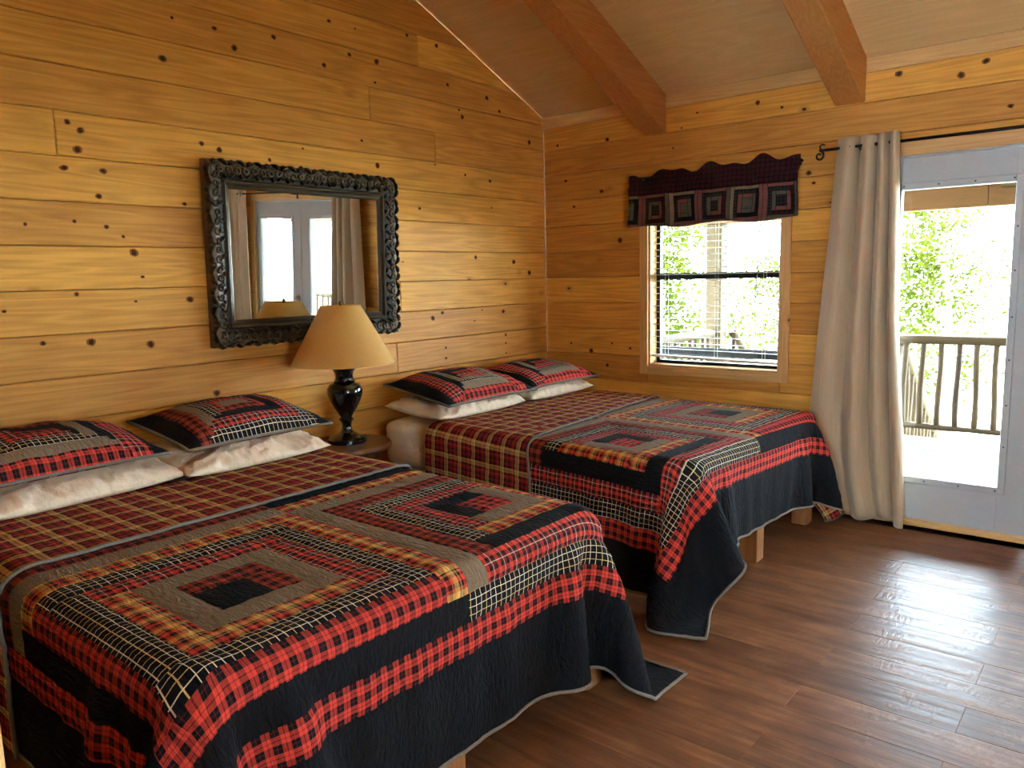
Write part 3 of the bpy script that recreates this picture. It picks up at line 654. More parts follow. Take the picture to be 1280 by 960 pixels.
def relax(P, pinned, y0, y1, steps, seed):
    nu, nv = P.shape[:2]
    rng = np.random.default_rng(seed)
    rest = P.copy(); X = P.copy(); X[..., 2] += rng.normal(0, 0.0015, (nu, nv)) * (~pinned); prev = X.copy()
    w = np.where(pinned, 0.0, 1.0)
    cons = []
    def add(sa, sb, k):
        L = np.linalg.norm(rest[sa] - rest[sb], axis=-1); ww = w[sa] + w[sb]; ww = np.where(ww > 0, ww, 1)
        cons.append((sa, sb, L, (w[sa] / ww)[..., None], (w[sb] / ww)[..., None], k))
    S = slice
    for o in (0, 1):
        n = (nu - o) // 2; add((S(o, o + 2 * n, 2), S(None)), (S(o + 1, o + 2 * n, 2), S(None)), 1.0) if False else None
    def pairs(n, step):
        out = []
        for o in range(2 * step):
            ia = [i for i in range(n - step) if (i // step) % 2 == (0 if o < step else 1) and i % step == o % step]
            if ia: out.append(np.array(ia))
        return out
    allu, allv = np.arange(nu), np.arange(nv)
    for ia in pairs(nu, 1): add(np.ix_(ia, allv), np.ix_(ia + 1, allv), 1.0)
    for ia in pairs(nv, 1): add(np.ix_(allu, ia), np.ix_(allu, ia + 1), 1.0)
    for ia in pairs(nu, 1):
        jb = np.arange(nv - 1)
        add(np.ix_(ia, jb), np.ix_(ia + 1, jb + 1), 0.18); add(np.ix_(ia, jb + 1), np.ix_(ia + 1, jb), 0.18)
    for ia in pairs(nu, 2): add(np.ix_(ia, allv), np.ix_(ia + 2, allv), 0.10)
    for ia in pairs(nv, 2): add(np.ix_(allu, ia), np.ix_(allu, ia + 2), 0.10)
    R = 0.055
    c = np.array([(XH - 0.5 + XF + 0.02) / 2, (y0 + y1) / 2, ZT / 2 - 0.5]); h = np.array([(XF + 0.02 - XH + 0.5) / 2, (y1 - y0) / 2 + 0.018, ZT / 2 + 0.5]) - R
    for it in range(steps):
        damp = 0.97 if it < steps * 0.6 else 0.90
        vel = (X - prev) * damp; prev = X.copy()
        X = X + vel * w[..., None]; X[..., 2] -= 9.8 * 0.0105 ** 2 * w
        for sub in range(14):
            for sa, sb, L, wa, wb, k in cons:
                d = X[sb] - X[sa]; l = np.sqrt((d * d).sum(-1)) + 1e-9
                corr = (d * ((l - L) / l * k)[..., None])
                X[sa] = X[sa] + corr * wa; X[sb] = X[sb] - corr * wb
        # mattress (rounded box) and floor
        q = X - c; inn = np.clip(q, -h, h); e = q - inn; le = np.sqrt((e * e).sum(-1)); RR = R + 0.008
        inside = (le < RR) & ~pinned
        if inside.any():
            deep = le < 1e-6
            en = e / np.maximum(le, 1e-6)[..., None]
            en[deep] = (0, 0, 1)
            tgt = c + inn + en * RR
            # deep points leave through the nearest side
            X[inside] = tgt[inside]
            prev[inside] = prev[inside] * 0.5 + X[inside] * 0.5
        fl = (X[..., 2] < 0.012) & ~pinned
        if fl.any():
            X[fl, 2] = 0.012; prev[fl] = prev[fl] * 0.2 + X[fl] * 0.8
        if it < 200:   # keep clear of the far wall and of the neighbouring bed
            X[..., 1] = np.minimum(X[..., 1], -0.03)
        X[..., 1] = np.minimum(X[..., 1], -0.03)
    return X

def catmull(A, axis):
    A = np.moveaxis(A, axis, 0); n = A.shape[0]
    p0 = np.concatenate([2 * A[:1] - A[1:2], A[:-2]]) ; p1 = A[:-1]; p2 = A[1:]; p3 = np.concatenate([A[2:], 2 * A[-1:] - A[-2:-1]])
    mid = (-p0 + 9 * p1 + 9 * p2 - p3) / 16
    out = np.empty((2 * n - 1,) + A.shape[1:]); out[0::2] = A; out[1::2] = mid
    return np.moveaxis(out, 0, axis)

def grid_normals(P):
    du = np.gradient(P, axis=0); dv = np.gradient(P, axis=1); n = np.cross(du, dv)
    return n / (np.linalg.norm(n, axis=-1, keepdims=True) + 1e-9)

def lines(brk, step):
    out = [brk[0]]
    for a, b in zip(brk[:-1], brk[1:]):
        n = max(1, round((b - a) / step)); out += [a + (b - a) * (i + 1) / n for i in range(n)]
    return np.array(out)

def make_quilt(k, ua, ub, va, vb, outerA, u0, ufold, rot, label, bedlab):
    """A block centre (ua, va), B block centre (ub, vb); u to the foot, v along the wall"""
    bed = BEDS[k]; uc = (ua + ub) / 2; sgn = outerA
    vA, vB = va, vb
    vmid = (vA + vB) / 2
    vlo, vhi = min(vA, vB) - HALF, max(vA, vB) + HALF
    BW, BB = 0.092, 0.275; BN, BS = ((0.235, 0.13), (0.205, 0.12))[k]
    ring = [CH + RW * i for i in range(6)]
    ub_ = sorted({u0, *[round(uc + s * r, 5) for r in ring for s in (-1, 1)], round(uc - HALF - RW, 5), uc + HALF + BW, uc + HALF + BW + BB})
    ub_ = [u for u in ub_ if u >= u0 - 1e-6]
    vb_ = sorted({vlo - BW - BN, vlo - BW, vhi + BW, vhi + BW + BS, *[round(v + s * r, 5) for v in (vA, vB) for r in ring for s in (-1, 1)]})
    vb_ = [v for i, v in enumerate(vb_) if i == 0 or v - vb_[i - 1] > 0.004]
    U, Vv = lines(ub_, 0.042), lines(vb_, 0.042)
    ca, sa = math.cos(rot), math.sin(rot); pc = np.array([uc, (bed['y0'] + bed['y1']) / 2])
    gu, gv = np.meshgrid(U, Vv, indexing='ij')
    X = pc[0] + (gu - pc[0]) * ca - (gv - pc[1]) * sa; Y = pc[1] + (gu - pc[0]) * sa + (gv - pc[1]) * ca
    P = np.stack([X, Y, np.full_like(X, ZT + 0.009)], -1)
    pinned = (X < XF - 0.05) & (Y > bed['y0'] + 0.05) & (Y < bed['y1'] - 0.05)
    P = relax(P, pinned, bed['y0'], bed['y1'], 230, 3 + k)
    P = catmull(catmull(P, 0), 1)
    uvg = np.stack([gu, gv], -1); uvg = catmull(catmull(uvg, 0), 1)
    nU, nV = P.shape[:2]
    N = grid_normals(P)
    # class of each fine cell
    cu = (uvg[:-1, :-1, 0] + uvg[1:, 1:, 0]) / 2; cv = (uvg[:-1, :-1, 1] + uvg[1:, 1:, 1]) / 2
    keys = {}; cls = np.zeros(cu.shape, int); cloth = []
    for i in range(cu.shape[0]):
        for j in range(cu.shape[1]):
            u, v = cu[i, j], cv[i, j]
            if u > uc + HALF + BW or v < vlo - BW or v > vhi + BW:
                sd = 'f' if u > uc + HALF + BW else ('n' if v < vmid else 'o'); key, cl = ('border', sd), 'black'
            elif u > uc + HALF or v < vlo or v > vhi:
                sd = 'f' if u > uc + HALF else ('n' if v < vmid else 'o'); key, cl = ('inner', sd), 'buffalo'
            else:
                isA = (v - vmid) * sgn > 0
                if u < uc - HALF - RW: key, cl = ('h2', isA), 'buffalo2' if isA else 'black'
                elif u < uc - HALF: key, cl = ('h1', isA), 'taupe' if isA else 'yellow'
                else:
                    kk, cl = classify(u - uc, v - (vA if isA else vB), 'A' if isA else 'B', sgn if isA else -sgn); key = (isA,) + kk
            if key not in keys: keys[key] = len(keys); cloth.append(cl)
            cls[i, j] = keys[key]
    # puffed patches: seams sink, quilting ripples
    seam = np.zeros((nU, nV), bool)
    pad = np.pad(cls, 1, mode='edge')
    seam = ~((pad[:-1, :-1] == pad[1:, 1:]) & (pad[:-1, 1:] == pad[1:, :-1]) & (pad[:-1, :-1] == pad[:-1, 1:]))
    rng = np.random.default_rng(40 + k)
    rip = rng.normal(0, 1, (nU, nV)); rip = (rip + np.roll(rip, 1, 0) + np.roll(rip, 1, 1)) / 3
    P = P + N * (np.where(seam, -0.0022, 0.0014) + rip * 0.0020)[..., None]
    root = tag(empty('quilt', (uc, (bed['y0'] + bed['y1']) / 2, 0.0)), label, 'quilt', 'patchwork quilts')
    org = np.array(root.location)
    Pl = (P - org)
    idx = np.arange(nU * nV).reshape(nU, nV)
    quads = np.stack([idx[:-1, :-1], idx[1:, :-1], idx[1:, 1:], idx[:-1, 1:]], -1)
    flatP = Pl.reshape(-1, 3); flatUV = uvg.reshape(-1, 2); flatN = N.reshape(-1, 3)
    for key, ci in keys.items():
        q = quads[cls == ci]
        if len(q) == 0: continue
        used, inv = np.unique(q.ravel(), return_inverse=True)
        off = flatUV[used] + np.array([rnd.random(), rnd.random()]) * 0.05
        m = me('patch', flatP[used], inv.reshape(-1, 4), F[cloth[ci]], True, uvs=off)
        link('patch', m, root)
    # underside lining seen at lifted hems
    lin = me('lining', flatP - flatN * 0.006, quads.reshape(-1, 4)[:, ::-1], F['back'], True, uvs=flatUV)
    link('lining', lin, root)
    # turned-down head end showing the back of the quilt
    fu = uvg[:, 0, 0]
    S = 26; FP = np.zeros((S + 1, nV, 3)); FUV = np.zeros((S + 1, nV, 2))
    vs_ = uvg[0, :, 1]
    for j in range(nV):
        t = (vs_[j] - bed['y0']) / (bed['y1'] - bed['y0']); t = min(1.15, max(-0.15, t))
        uf = ufold[0] + (ufold[1] - ufold[0]) * t
        uu = np.linspace(fu[0], uf, S + 1)
        for c in range(3):
            FP[:, j, c] = np.interp(uu, fu, P[:, j, c]) + np.interp(uu, fu, N[:, j, c]) * 0.013
        FUV[:, j, 0] = uu; FUV[:, j, 1] = vs_[j]
    fold_front = FP.copy()
    # roll at the head edge
    roll = [P[0] + N[0] * 0.0 , P[0] + N[0] * 0.004 - np.gradient(P, axis=0)[0] * 0.25, P[0] + N[0] * 0.010 - np.gradient(P, axis=0)[0] * 0.25]
    FP = np.concatenate([np.stack(roll), FP]); FUV = np.concatenate([np.stack([FUV[0] - (0.02, 0), FUV[0] - (0.014, 0), FUV[0] - (0.007, 0)]), FUV])
    rng = np.random.default_rng(5 + k); FP[3:] += rng.normal(0, 0.0010, FP[3:].shape)
    fi = np.arange(FP.shape[0] * nV).reshape(FP.shape[0], nV)
    fq = np.stack([fi[:-1, :-1], fi[1:, :-1], fi[1:, 1:], fi[:-1, 1:]], -1).reshape(-1, 4)
    link('turned_back_end', me('turned_back_end', (FP - org).reshape(-1, 3), fq, F['back'], True, uvs=FUV.reshape(-1, 2)), root, label='plaid reverse of the quilt folded back at the head')
    # binding
    def bind(path, r=0.0065):
        V, Fc = tube([tuple(q) for q in path], r, 6); link('binding', me('binding', V, Fc, F['binding'], True, uvs=[(v[0], v[1]) for v in V]), root)
    bind(Pl[-1, :]); bind(Pl[:, 0]); bind(Pl[:, -1]); bind((fold_front - org)[-1])
    return root
quilt_near = make_quilt(0, 1.79, 1.77, -3.745, -2.755, -1, 0.585, (1.17, 1.155), 0.0, 'log cabin patchwork quilt in red and black plaid on the bed nearest the viewer', 'near')
quilt_far = make_quilt(1, 1.70, 1.72, -0.625, -1.615, 1, 0.60, (1.30, 1.09), -0.05, 'log cabin patchwork quilt in red and black plaid on the bed by the window', 'far')

# ------------------------------------------------------------------ pillows
def pillow_grid(L, W, T, n=28, m=20, power=2.6, ear=0.03):
    """top and bottom grids of a stuffed pillow, long side along y"""
    u = np.linspace(-1, 1, m); v = np.linspace(-1, 1, n)
    gu, gv = np.meshgrid(u, v, indexing='ij')
    prof = np.clip(1 - np.abs(gu) ** power, 0, 1) ** 0.55 * np.clip(1 - np.abs(gv) ** (power + 0.6), 0, 1) ** 0.55
    pinch = 1 - ear * 2 * (1 - np.abs(gv) ** 2) * np.abs(gu) ** 3
    pinch2 = 1 - ear * (1 - np.abs(gu) ** 2) * np.abs(gv) ** 3
    return gu, gv, np.stack([gu * W / 2 * pinch, gv * L / 2 * pinch2, prof * T / 2], -1)
def lumpy(P, amp, freq, seed):
    out = P.copy()
    for i in range(P.shape[0]):
        for j in range(P.shape[1]):
            q = Vector(P[i, j]) * freq + Vector((seed, seed * 0.7, 0)); out[i, j, 2] += amp * mnoise.noise(q) * min(1, P[i, j, 2] * 40)
    return out
def creases(P, amp, seed):
    out = P.copy()
    for i in range(P.shape[0]):
        for j in range(P.shape[1]):
            x, y, z = P[i, j]; q = Vector((x * 10 + seed, y * 17 + 3 * mnoise.noise(Vector((x * 6, y * 6, seed))), seed))
            q2 = Vector((x * 24 - seed, y * 30, 1.7)); f = min(1.0, z * 45)
            out[i, j, 2] += amp * f * (0.55 - 1.6 * abs(mnoise.noise(q)) ** 0.8) + amp * 0.4 * f * (0.4 - 1.3 * abs(mnoise.noise(q2)))
    return out
def pose(name, loc, rot, label, cat, group):
    o = tag(empty(name, loc), label, cat, group); o.rotation_euler = [math.radians(a) for a in rot]; return o
def grid_mesh(name, P, mat, uv=None, flip=False):
    a, b = P.shape[:2]; idx = np.arange(a * b).reshape(a, b)
    q = np.stack([idx[:-1, :-1], idx[1:, :-1], idx[1:, 1:], idx[:-1, 1:]], -1).reshape(-1, 4)
    if flip: q = q[:, ::-1]
    return me(name, P.reshape(-1, 3), q, mat, True, uvs=(uv if uv is not None else P[..., :2]).reshape(-1, 2))
def white_pillow(loc, rot, L, W, T, seed, label):
    o = pose('bed_pillow', loc, rot, label, 'pillow', 'cream bed pillows')
    gu, gv, P = pillow_grid(L, W, T, 76, 54, ear=0.02)
    top = creases(lumpy(P, 0.020, 7, seed), 0.020, seed + 3); bot = P * np.array([1, 1, -0.8])
    a, b = P.shape[:2]
    V = np.concatenate([top.reshape(-1, 3), bot.reshape(-1, 3)]); idx = np.arange(a * b).reshape(a, b)
    q = np.stack([idx[:-1, :-1], idx[1:, :-1], idx[1:, 1:], idx[:-1, 1:]], -1).reshape(-1, 4)
    m = me('pillowcase', V, np.concatenate([q, q[:, ::-1] + a * b]), M['sheet'], True)
    bm = bmesh.new(); bm.from_mesh(m); bmesh.ops.remove_doubles(bm, verts=bm.verts, dist=0.0008); bm.to_mesh(m); bm.free()
    m.polygons.foreach_set('use_smooth', np.ones(len(m.polygons), dtype=bool))
    link('pillowcase', m, o); return o
def sham(loc, rot, L, W, T, kind, seed, label, flipv=1):
    o = pose('pillow_sham', loc, rot, label, 'pillow', 'patchwork pillow shams')
    # grid lines along the patch edges: block centred, plus a black end strip on each short side
    hx = W / 2; rw = (hx - 0.035) / 4.0; br = sorted({s * (0.035 + rw * i) for i in range(5) for s in (-1, 1)})
    hl = L / 2; bv = sorted({s * (0.07 + rw * 0.85 * i) for i in range(4) for s in (-1, 1)} | {-hl, hl, -hl + 0.06, hl - 0.06})
    U, Vv = lines(br, 0.024), lines(bv, 0.026)
    gu, gv = np.meshgrid(U / hx, Vv / hl, indexing='ij')
    prof = np.clip(1 - np.abs(gu) ** 2.5, 0, 1) ** 0.6 * np.clip(1 - np.abs(gv) ** 2.9, 0, 1) ** 0.6
    e = 0.035
    P = np.stack([gu * hx * (1 - e * 2 * (1 - gv ** 2) * np.abs(gu) ** 3), gv * hl * (1 - e * (1 - gu ** 2) * np.abs(gv) ** 3), prof * T / 2 + 0.002], -1)
    P = lumpy(P, 0.010, 9, seed)
    uv = np.stack([gu * hx, gv * hl], -1)
    cu = (uv[:-1, :-1, 0] + uv[1:, 1:, 0]) / 2; cv = (uv[:-1, :-1, 1] + uv[1:, 1:, 1]) / 2
    SIDES = {'A': {('u', True): ['buffalo2', 'black', 'redwhite', 'blackwhite'], ('v', True): ['buffalo', 'black', 'redwhite', 'blackwhite'], ('u', False): ['redwhite', 'blackwhite', 'buffalo2', 'taupe'], ('v', False): ['redwhite', 'blackwhite', 'taupe', 'buffalo2']},
             'B': {('u', True): ['redwhite', 'blackwhite', 'taupe', 'buffalo'], ('v', True): ['redwhite', 'blackwhite', 'taupe', 'buffalo'], ('u', False): ['black', 'buffalo2', 'taupe', 'black'], ('v', False): ['black', 'taupe', 'black', 'redwhite']}}[kind]
    keys, cloth = {}, []; cls = np.zeros(cu.shape, int)
    for i in range(cu.shape[0]):
        for j in range(cu.shape[1]):
            u, v = cu[i, j], cv[i, j] * flipv
            if abs(v) > hl - 0.06: key, cl = ('end', v > 0), 'black'
            else:
                ru = (abs(u) - 0.035) / rw; rv = (abs(v) - 0.07) / (rw * 0.85); r = max(ru, rv)
                if r < 0: key, cl = ('c',), 'taupe' if kind == 'A' else 'buffalo2'
                else:
                    n = min(4, int(r) + 1); side = 'u' if ru >= rv else 'v'; foot = u > 0 if side == 'u' else v > 0
                    key, cl = (n, side, foot), SIDES[(side, foot)][n - 1]
            if key not in keys: keys[key] = len(keys); cloth.append(cl)
            cls[i, j] = keys[key]
    idx = np.arange(P.shape[0] * P.shape[1]).reshape(P.shape[:2])
    quads = np.stack([idx[:-1, :-1], idx[1:, :-1], idx[1:, 1:], idx[:-1, 1:]], -1)
    pad = np.pad(cls, 1, mode='edge')
    seam = ~((pad[:-1, :-1] == pad[1:, 1:]) & (pad[:-1, 1:] == pad[1:, :-1]) & (pad[:-1, :-1] == pad[:-1, 1:]))
    P[..., 2] -= seam * 0.0022
    fp, fu = P.reshape(-1, 3), uv.reshape(-1, 2)
    for key, ci in keys.items():
        q = quads[cls == ci]
        if not len(q): continue
        used, inv = np.unique(q.ravel(), return_inverse=True)
        link('patch', me('patch', fp[used], inv.reshape(-1, 4), F[cloth[ci]], True, uvs=fu[used] + rnd.random() * 0.05), o)
    B = P.copy(); B[..., 2] = -prof * T * 0.22 - 0.001
    link('back_panel', grid_mesh('back_panel', B, F['back'], uv, True), o)
    ringp = np.concatenate([P[:, 0], P[-1, 1:], P[-2::-1, -1], P[0, -2:0:-1]]); ringp[:, 2] = 0.0
    V, Fc = tube([tuple(q) for q in ringp], 0.0065, 6, closed=True)
    link('piping', me('piping', V, Fc, F['binding'], True, uvs=[(v[0], v[1]) for v in V]), o)
    return o
ZM = ZT + 0.006
white_pillow((0.42, -2.93, 0.724), (0, 4, 0), 0.70, 0.52, 0.13, 1.0, 'cream pillow under the patchwork sham beside the lamp on the nearer bed')
white_pillow((0.40, -3.66, 0.724), (0, 4, 3), 0.78, 0.52, 0.13, 5.0, 'cream pillow at the left picture edge under a patchwork sham')
white_pillow((0.43, -1.47, 0.724), (0, 4, 0), 0.74, 0.46, 0.13, 9.0, 'cream pillow at the lamp side of the bed by the window')
white_pillow((0.42, -0.68, 0.724), (0, 4, 0), 0.70, 0.46, 0.13, 13.0, 'cream pillow at the corner side of the bed by the window')
sham((0.385, -2.90, 0.835), (0, 7, 0), 0.70, 0.53, 0.19, 'A', 2.0, 'plaid patchwork sham propped beside the lamp on the nearer bed')
sham((0.365, -3.70, 0.835), (0, 7, 2), 0.76, 0.53, 0.19, 'B', 6.0, 'plaid patchwork sham cut off by the left picture edge', -1)
sham((0.455, -1.455, 0.822), (0, 9, 0), 0.75, 0.52, 0.19, 'B', 11.0, 'plaid patchwork sham at the lamp side of the bed by the window')
sham((0.43, -0.68, 0.815), (0, 8, 0), 0.74, 0.50, 0.16, 'B', 15.0, 'plaid patchwork sham at the corner side of the bed by the window')

# ------------------------------------------------------------------ nightstand and lamp
NX, NY = 0.285, -2.175
ns = tag(empty('nightstand', (NX, NY, 0)), 'round dark wooden pedestal table between the two beds', 'table')
def lathe_part(name, prof, mat, parent, loc=(0, 0, 0), n=40, smooth=True):
    V, Fc = lathe(prof, n); m = me(name, V, Fc, mat, smooth)
    if smooth: m.set_sharp_from_angle(angle=math.radians(38))
    o = link(name, m, parent); o.location = loc; return o
lathe_part('table_top', [(0.205, 0.562), (0.222, 0.566), (0.232, 0.576), (0.232, 0.588), (0.226, 0.598), (0.20, 0.60)], M['table'], ns, n=56)
lathe_part('apron', [(0.16, 0.51), (0.165, 0.515), (0.165, 0.561)], M['table'], ns)
lathe_part('pedestal', [(0.045, 0.10), (0.05, 0.13), (0.035, 0.16), (0.03, 0.20), (0.045, 0.28), (0.05, 0.33), (0.035, 0.40), (0.028, 0.45), (0.045, 0.48), (0.05, 0.509)], M['table'], ns)
for a in (30, 150, 270):
    c, s = math.cos(math.radians(a)), math.sin(math.radians(a))
    V, Fc = tube([(c * 0.03, s * 0.03, 0.15), (c * 0.10, s * 0.10, 0.12), (c * 0.17, s * 0.17, 0.05), (c * 0.205, s * 0.205, 0.018)], [0.025, 0.022, 0.019, 0.018], 8)
    link('foot', me('foot', V, Fc, M['table'], True), ns)
lamp = tag(empty('table_lamp', (NX - 0.005, NY, 0.60)), 'black turned urn table lamp with gold satin empire shade', 'lamp')
lathe_part('base', [(0.098, 0.0), (0.103, 0.006), (0.103, 0.020), (0.092, 0.032), (0.066, 0.042), (0.040, 0.056)], M['black_lacquer'], lamp)
lathe_part('stem', [(0.038, 0.054), (0.028, 0.068), (0.025, 0.095), (0.030, 0.115), (0.040, 0.122), (0.040, 0.130), (0.030, 0.136)], M['black_lacquer'], lamp)
lathe_part('urn', [(0.028, 0.134), (0.040, 0.155), (0.062, 0.190), (0.083, 0.230), (0.094, 0.268), (0.093, 0.295), (0.080, 0.315), (0.058, 0.325), (0.052, 0.330)], M['black_lacquer'], lamp)
lathe_part('collar', [(0.055, 0.326), (0.058, 0.334), (0.048, 0.342), (0.046, 0.366), (0.056, 0.388), (0.070, 0.402), (0.072, 0.412), (0.060, 0.418)], M['black_lacquer'], lamp)
lathe_part('socket', [(0.016, 0.416), (0.016, 0.47), (0.019, 0.475), (0.019, 0.52)], M['brass'], lamp, n=20)
V, Fc = [], []
NS = 64
for ri in ((0.272, 0.428), (0.105, 0.732), (0.1025, 0.732), (0.2695, 0.428)):
    for q in range(NS): V.append((ri[0] * math.cos(2 * math.pi * q / NS), ri[0] * math.sin(2 * math.pi * q / NS), ri[1]))
for rr in range(4):
    for q in range(NS): Fc.append((rr * NS + q, rr * NS + (q + 1) % NS, ((rr + 1) % 4) * NS + (q + 1) % NS, ((rr + 1) % 4) * NS + q))
sh = link('lamp_shade', me('lamp_shade', V, Fc, M['shade'], True), lamp); sh.data.set_sharp_from_angle(angle=math.radians(40))
for rr, zz in ((0.1045, 0.732), (0.2715, 0.428)):
    V, Fc = tube([(rr * math.cos(2 * math.pi * q / 48), rr * math.sin(2 * math.pi * q / 48), zz) for q in range(48)], 0.003, 6, closed=True)
    link('shade_trim', me('shade_trim', V, Fc, M['shade'], True), sh)
V, Fc = tube([(0.03 * math.cos(t), 0, 0) for t in (0,)] + [(0.0, 0.0, 0.52)], 0.003, 6)
hp = [(0.0, math.copysign(0.055 * math.sin(math.pi * min(1, q / 16.0)), 1), 0.47 + 0.25 * q / 16.0) for q in range(17)]
V, Fc = tube(hp, 0.0025, 6); link('harp', me('harp', V, Fc, M['brass'], True), lamp)
V, Fc = tube([(0, -p[1], p[2]) for p in hp], 0.0025, 6); link('harp', me('harp', V, Fc, M['brass'], True), lamp)
V, Fc = tube([(-0.104, 0, 0.728), (0.104, 0, 0.728)], 0.002, 6); link('spider', me('spider', V, Fc, M['brass']), lamp)
lathe_part('finial', [(0.004, 0.722), (0.006, 0.735), (0.010, 0.742), (0.010, 0.750), (0.004, 0.757)], M['brass'], lamp, n=14)

# ------------------------------------------------------------------ mirror in carved frame (hung leaning slightly forward)
mir = tag(empty('wall_mirror', (0.004, -2.165, 1.148)), 'rectangular mirror in a dark carved ornate frame over the lamp', 'mirror')
mir.rotation_euler = (0, math.radians(1.9), 0)
MW, MH, FW = 1.205, 0.905, 0.132          # outer size, frame width; local x out of wall, y along wall, z up
prof = [(0.0, 0.0), (0.0, 0.040), (0.012, 0.052), (0.030, 0.056), (0.055, 0.050), (0.072, 0.038), (0.086, 0.034), (0.094, 0.040), (0.104, 0.040), (0.112, 0.030), (0.124, 0.026), (0.132, 0.016)]
def rail(p0, p1, inw):
    p0, p1, inw = Vector(p0), Vector(p1), Vector(inw); t = (p1 - p0).normalized(); V, Fc = [], []
    for (d, h) in prof:
        a = p0 + inw * d + t * d; b = p1 + inw * d - t * d
        V += [(h, a.y, a.z), (h, b.y, b.z)]
    n = len(prof)
    for i in range(n - 1): Fc.append((2 * i, 2 * i + 1, 2 * i + 3, 2 * i + 2))
    Fc.append((2 * n - 2, 2 * n - 1, 1, 0)); Fc += [tuple(2 * i for i in range(n)), tuple(2 * i + 1 for i in range(n))[::-1]]
    m = me('frame_rail', V, Fc, M['bronze'], mats=[M['bronze'], M['frame_side']], midx=[1] + [0] * (len(Fc) - 1))
    bm = bmesh.new(); bm.from_mesh(m); bmesh.ops.recalc_face_normals(bm, faces=bm.faces); bm.to_mesh(m); bm.free()
    return link('frame_rail', m, mir)
h2 = MW / 2
rails = [rail((0, -h2, 0), (0, h2, 0), (0, 0, 1)), rail((0, h2, 0), (0, h2, MH), (0, -1, 0)), rail((0, h2, MH), (0, -h2, MH), (0, 0, -1)), rail((0, -h2, MH), (0, -h2, 0), (0, 1, 0))]
# carved acanthus leaf: curled blade with lobes, about 5 cm
def leaf_mesh(L=0.056, W=0.034, H=0.024):
    V, Fc = [], []; n, m = 9, 5
    for i in range(n):
        t = i / (n - 1); w = W * (math.sin(math.pi * min(1, t * 0.93 + 0.07)) ** 0.7) * (0.78 + 0.22 * math.cos(t * 6 * math.pi))
        for j in range(m):
            s = j / (m - 1) * 2 - 1
            V.append((H * (1 - s * s * 0.9) * (0.35 + 0.65 * math.sin(math.pi * t)) - 0.002 + 0.004 * math.cos(s * 9) * (1 - abs(s)), s * w / 2 + 0.008 * math.sin(t * 2.6), (t - 0.5) * L))
    for i in range(n - 1):
        for j in range(m - 1): Fc.append((i * m + j, i * m + j + 1, (i + 1) * m + j + 1, (i + 1) * m + j))
    b = len(V)
    for i in range(n):
        for j in (0, m - 1): V.append((-0.012, V[i * m + j][1] * 0.9, V[i * m + j][2]))
    for i in range(n - 1):
        Fc.append((i * m, (i + 1) * m, b + 2 * (i + 1), b + 2 * i)); Fc.append((i * m + m - 1, b + 2 * i + 1, b + 2 * (i + 1) + 1, (i + 1) * m + m - 1))
    Fc.append((0, b, b + 1, m - 1, 3, 2, 1)); e = (n - 1) * m; Fc.append((e, e + 1, e + 2, e + 3, e + 4, b + 2 * n - 1, b + 2 * n - 2))
    return me('carved_leaf', V, Fc, M['bronze'], True)
lm = leaf_mesh(); lm_small = leaf_mesh(0.040, 0.024, 0.017)
def scroll_mesh():
    pts = []; 
    for i in range(22):
        a = i * 0.42; r = 0.017 * (1 - i / 26); pts.append((0.004, r * math.cos(a), r * math.sin(a)))
    V, Fc = tube(pts, [0.0075 - 0.00016 * i for i in range(22)], 6); return me('carved_scroll', V, Fc, M['bronze'], True)
sm = scroll_mesh()
def along(side, d, frac):     # point on frame at distance d in from the edge
    if side == 0: return (-h2 + d + (MW - 2 * d) * frac, d)
    if side == 1: return (h2 - d, d + (MH - 2 * d) * frac)
    if side == 2: return (h2 - d - (MW - 2 * d) * frac, MH - d)
    return (-h2 + d, MH - d - (MH - 2 * d) * frac)
for side in range(4):
    rot = [math.pi / 2, 0, -math.pi / 2, math.pi][side]
    cnt = 24 if side % 2 == 0 else 18
    for i in range(cnt):
        y, zz = along(side, 0.014 + 0.004 * (i % 2), (i + 0.5) / cnt); o = link('carved_leaf', lm, mir); o.location = (0.048, y, zz); o.rotation_euler = (-rot + (0.5 if i % 2 else -0.5), 0, 0)
        y, zz = along(side, 0.046, (i + 0.5) / cnt); o = link('carved_scroll', sm, mir); o.location = (0.053, y, zz); o.rotation_euler = (-rot + i * 1.9, 0, 0)
        y, zz = along(side, 0.068, (i + 0.1) / cnt); o = link('carved_leaf', lm_small, mir); o.location = (0.040, y, zz); o.rotation_euler = (-rot + (2.4 if i % 2 else 0.7), 0, 0)
bm = bmesh.new()
for side in range(4):
    cnt = int((MW if side % 2 == 0 else MH) / 0.0105)
    for i in range(cnt):
        y, zz = along(side, 0.099, (i + 0.5) / cnt)
        bmesh.ops.create_icosphere(bm, subdivisions=1, radius=0.0055, matrix=Matrix.Translation((0.041, y, zz)))
bd = link('beading', bm_me('beading', bm, M['bronze'], True), mir); bd['kind'] = 'stuff'
link('mirror_glass', me('mirror_glass', [(0.017, -h2 + 0.125, 0.125), (0.017, h2 - 0.125, 0.125), (0.017, h2 - 0.125, MH - 0.125), (0.017, -h2 + 0.125, MH - 0.125)], [(0, 1, 2, 3)], M['mirror']), mir)
box('backing_board', 0.001, 0.014, -h2 + 0.02, h2 - 0.02, 0.02, MH - 0.02, M['frame_side'], mir)

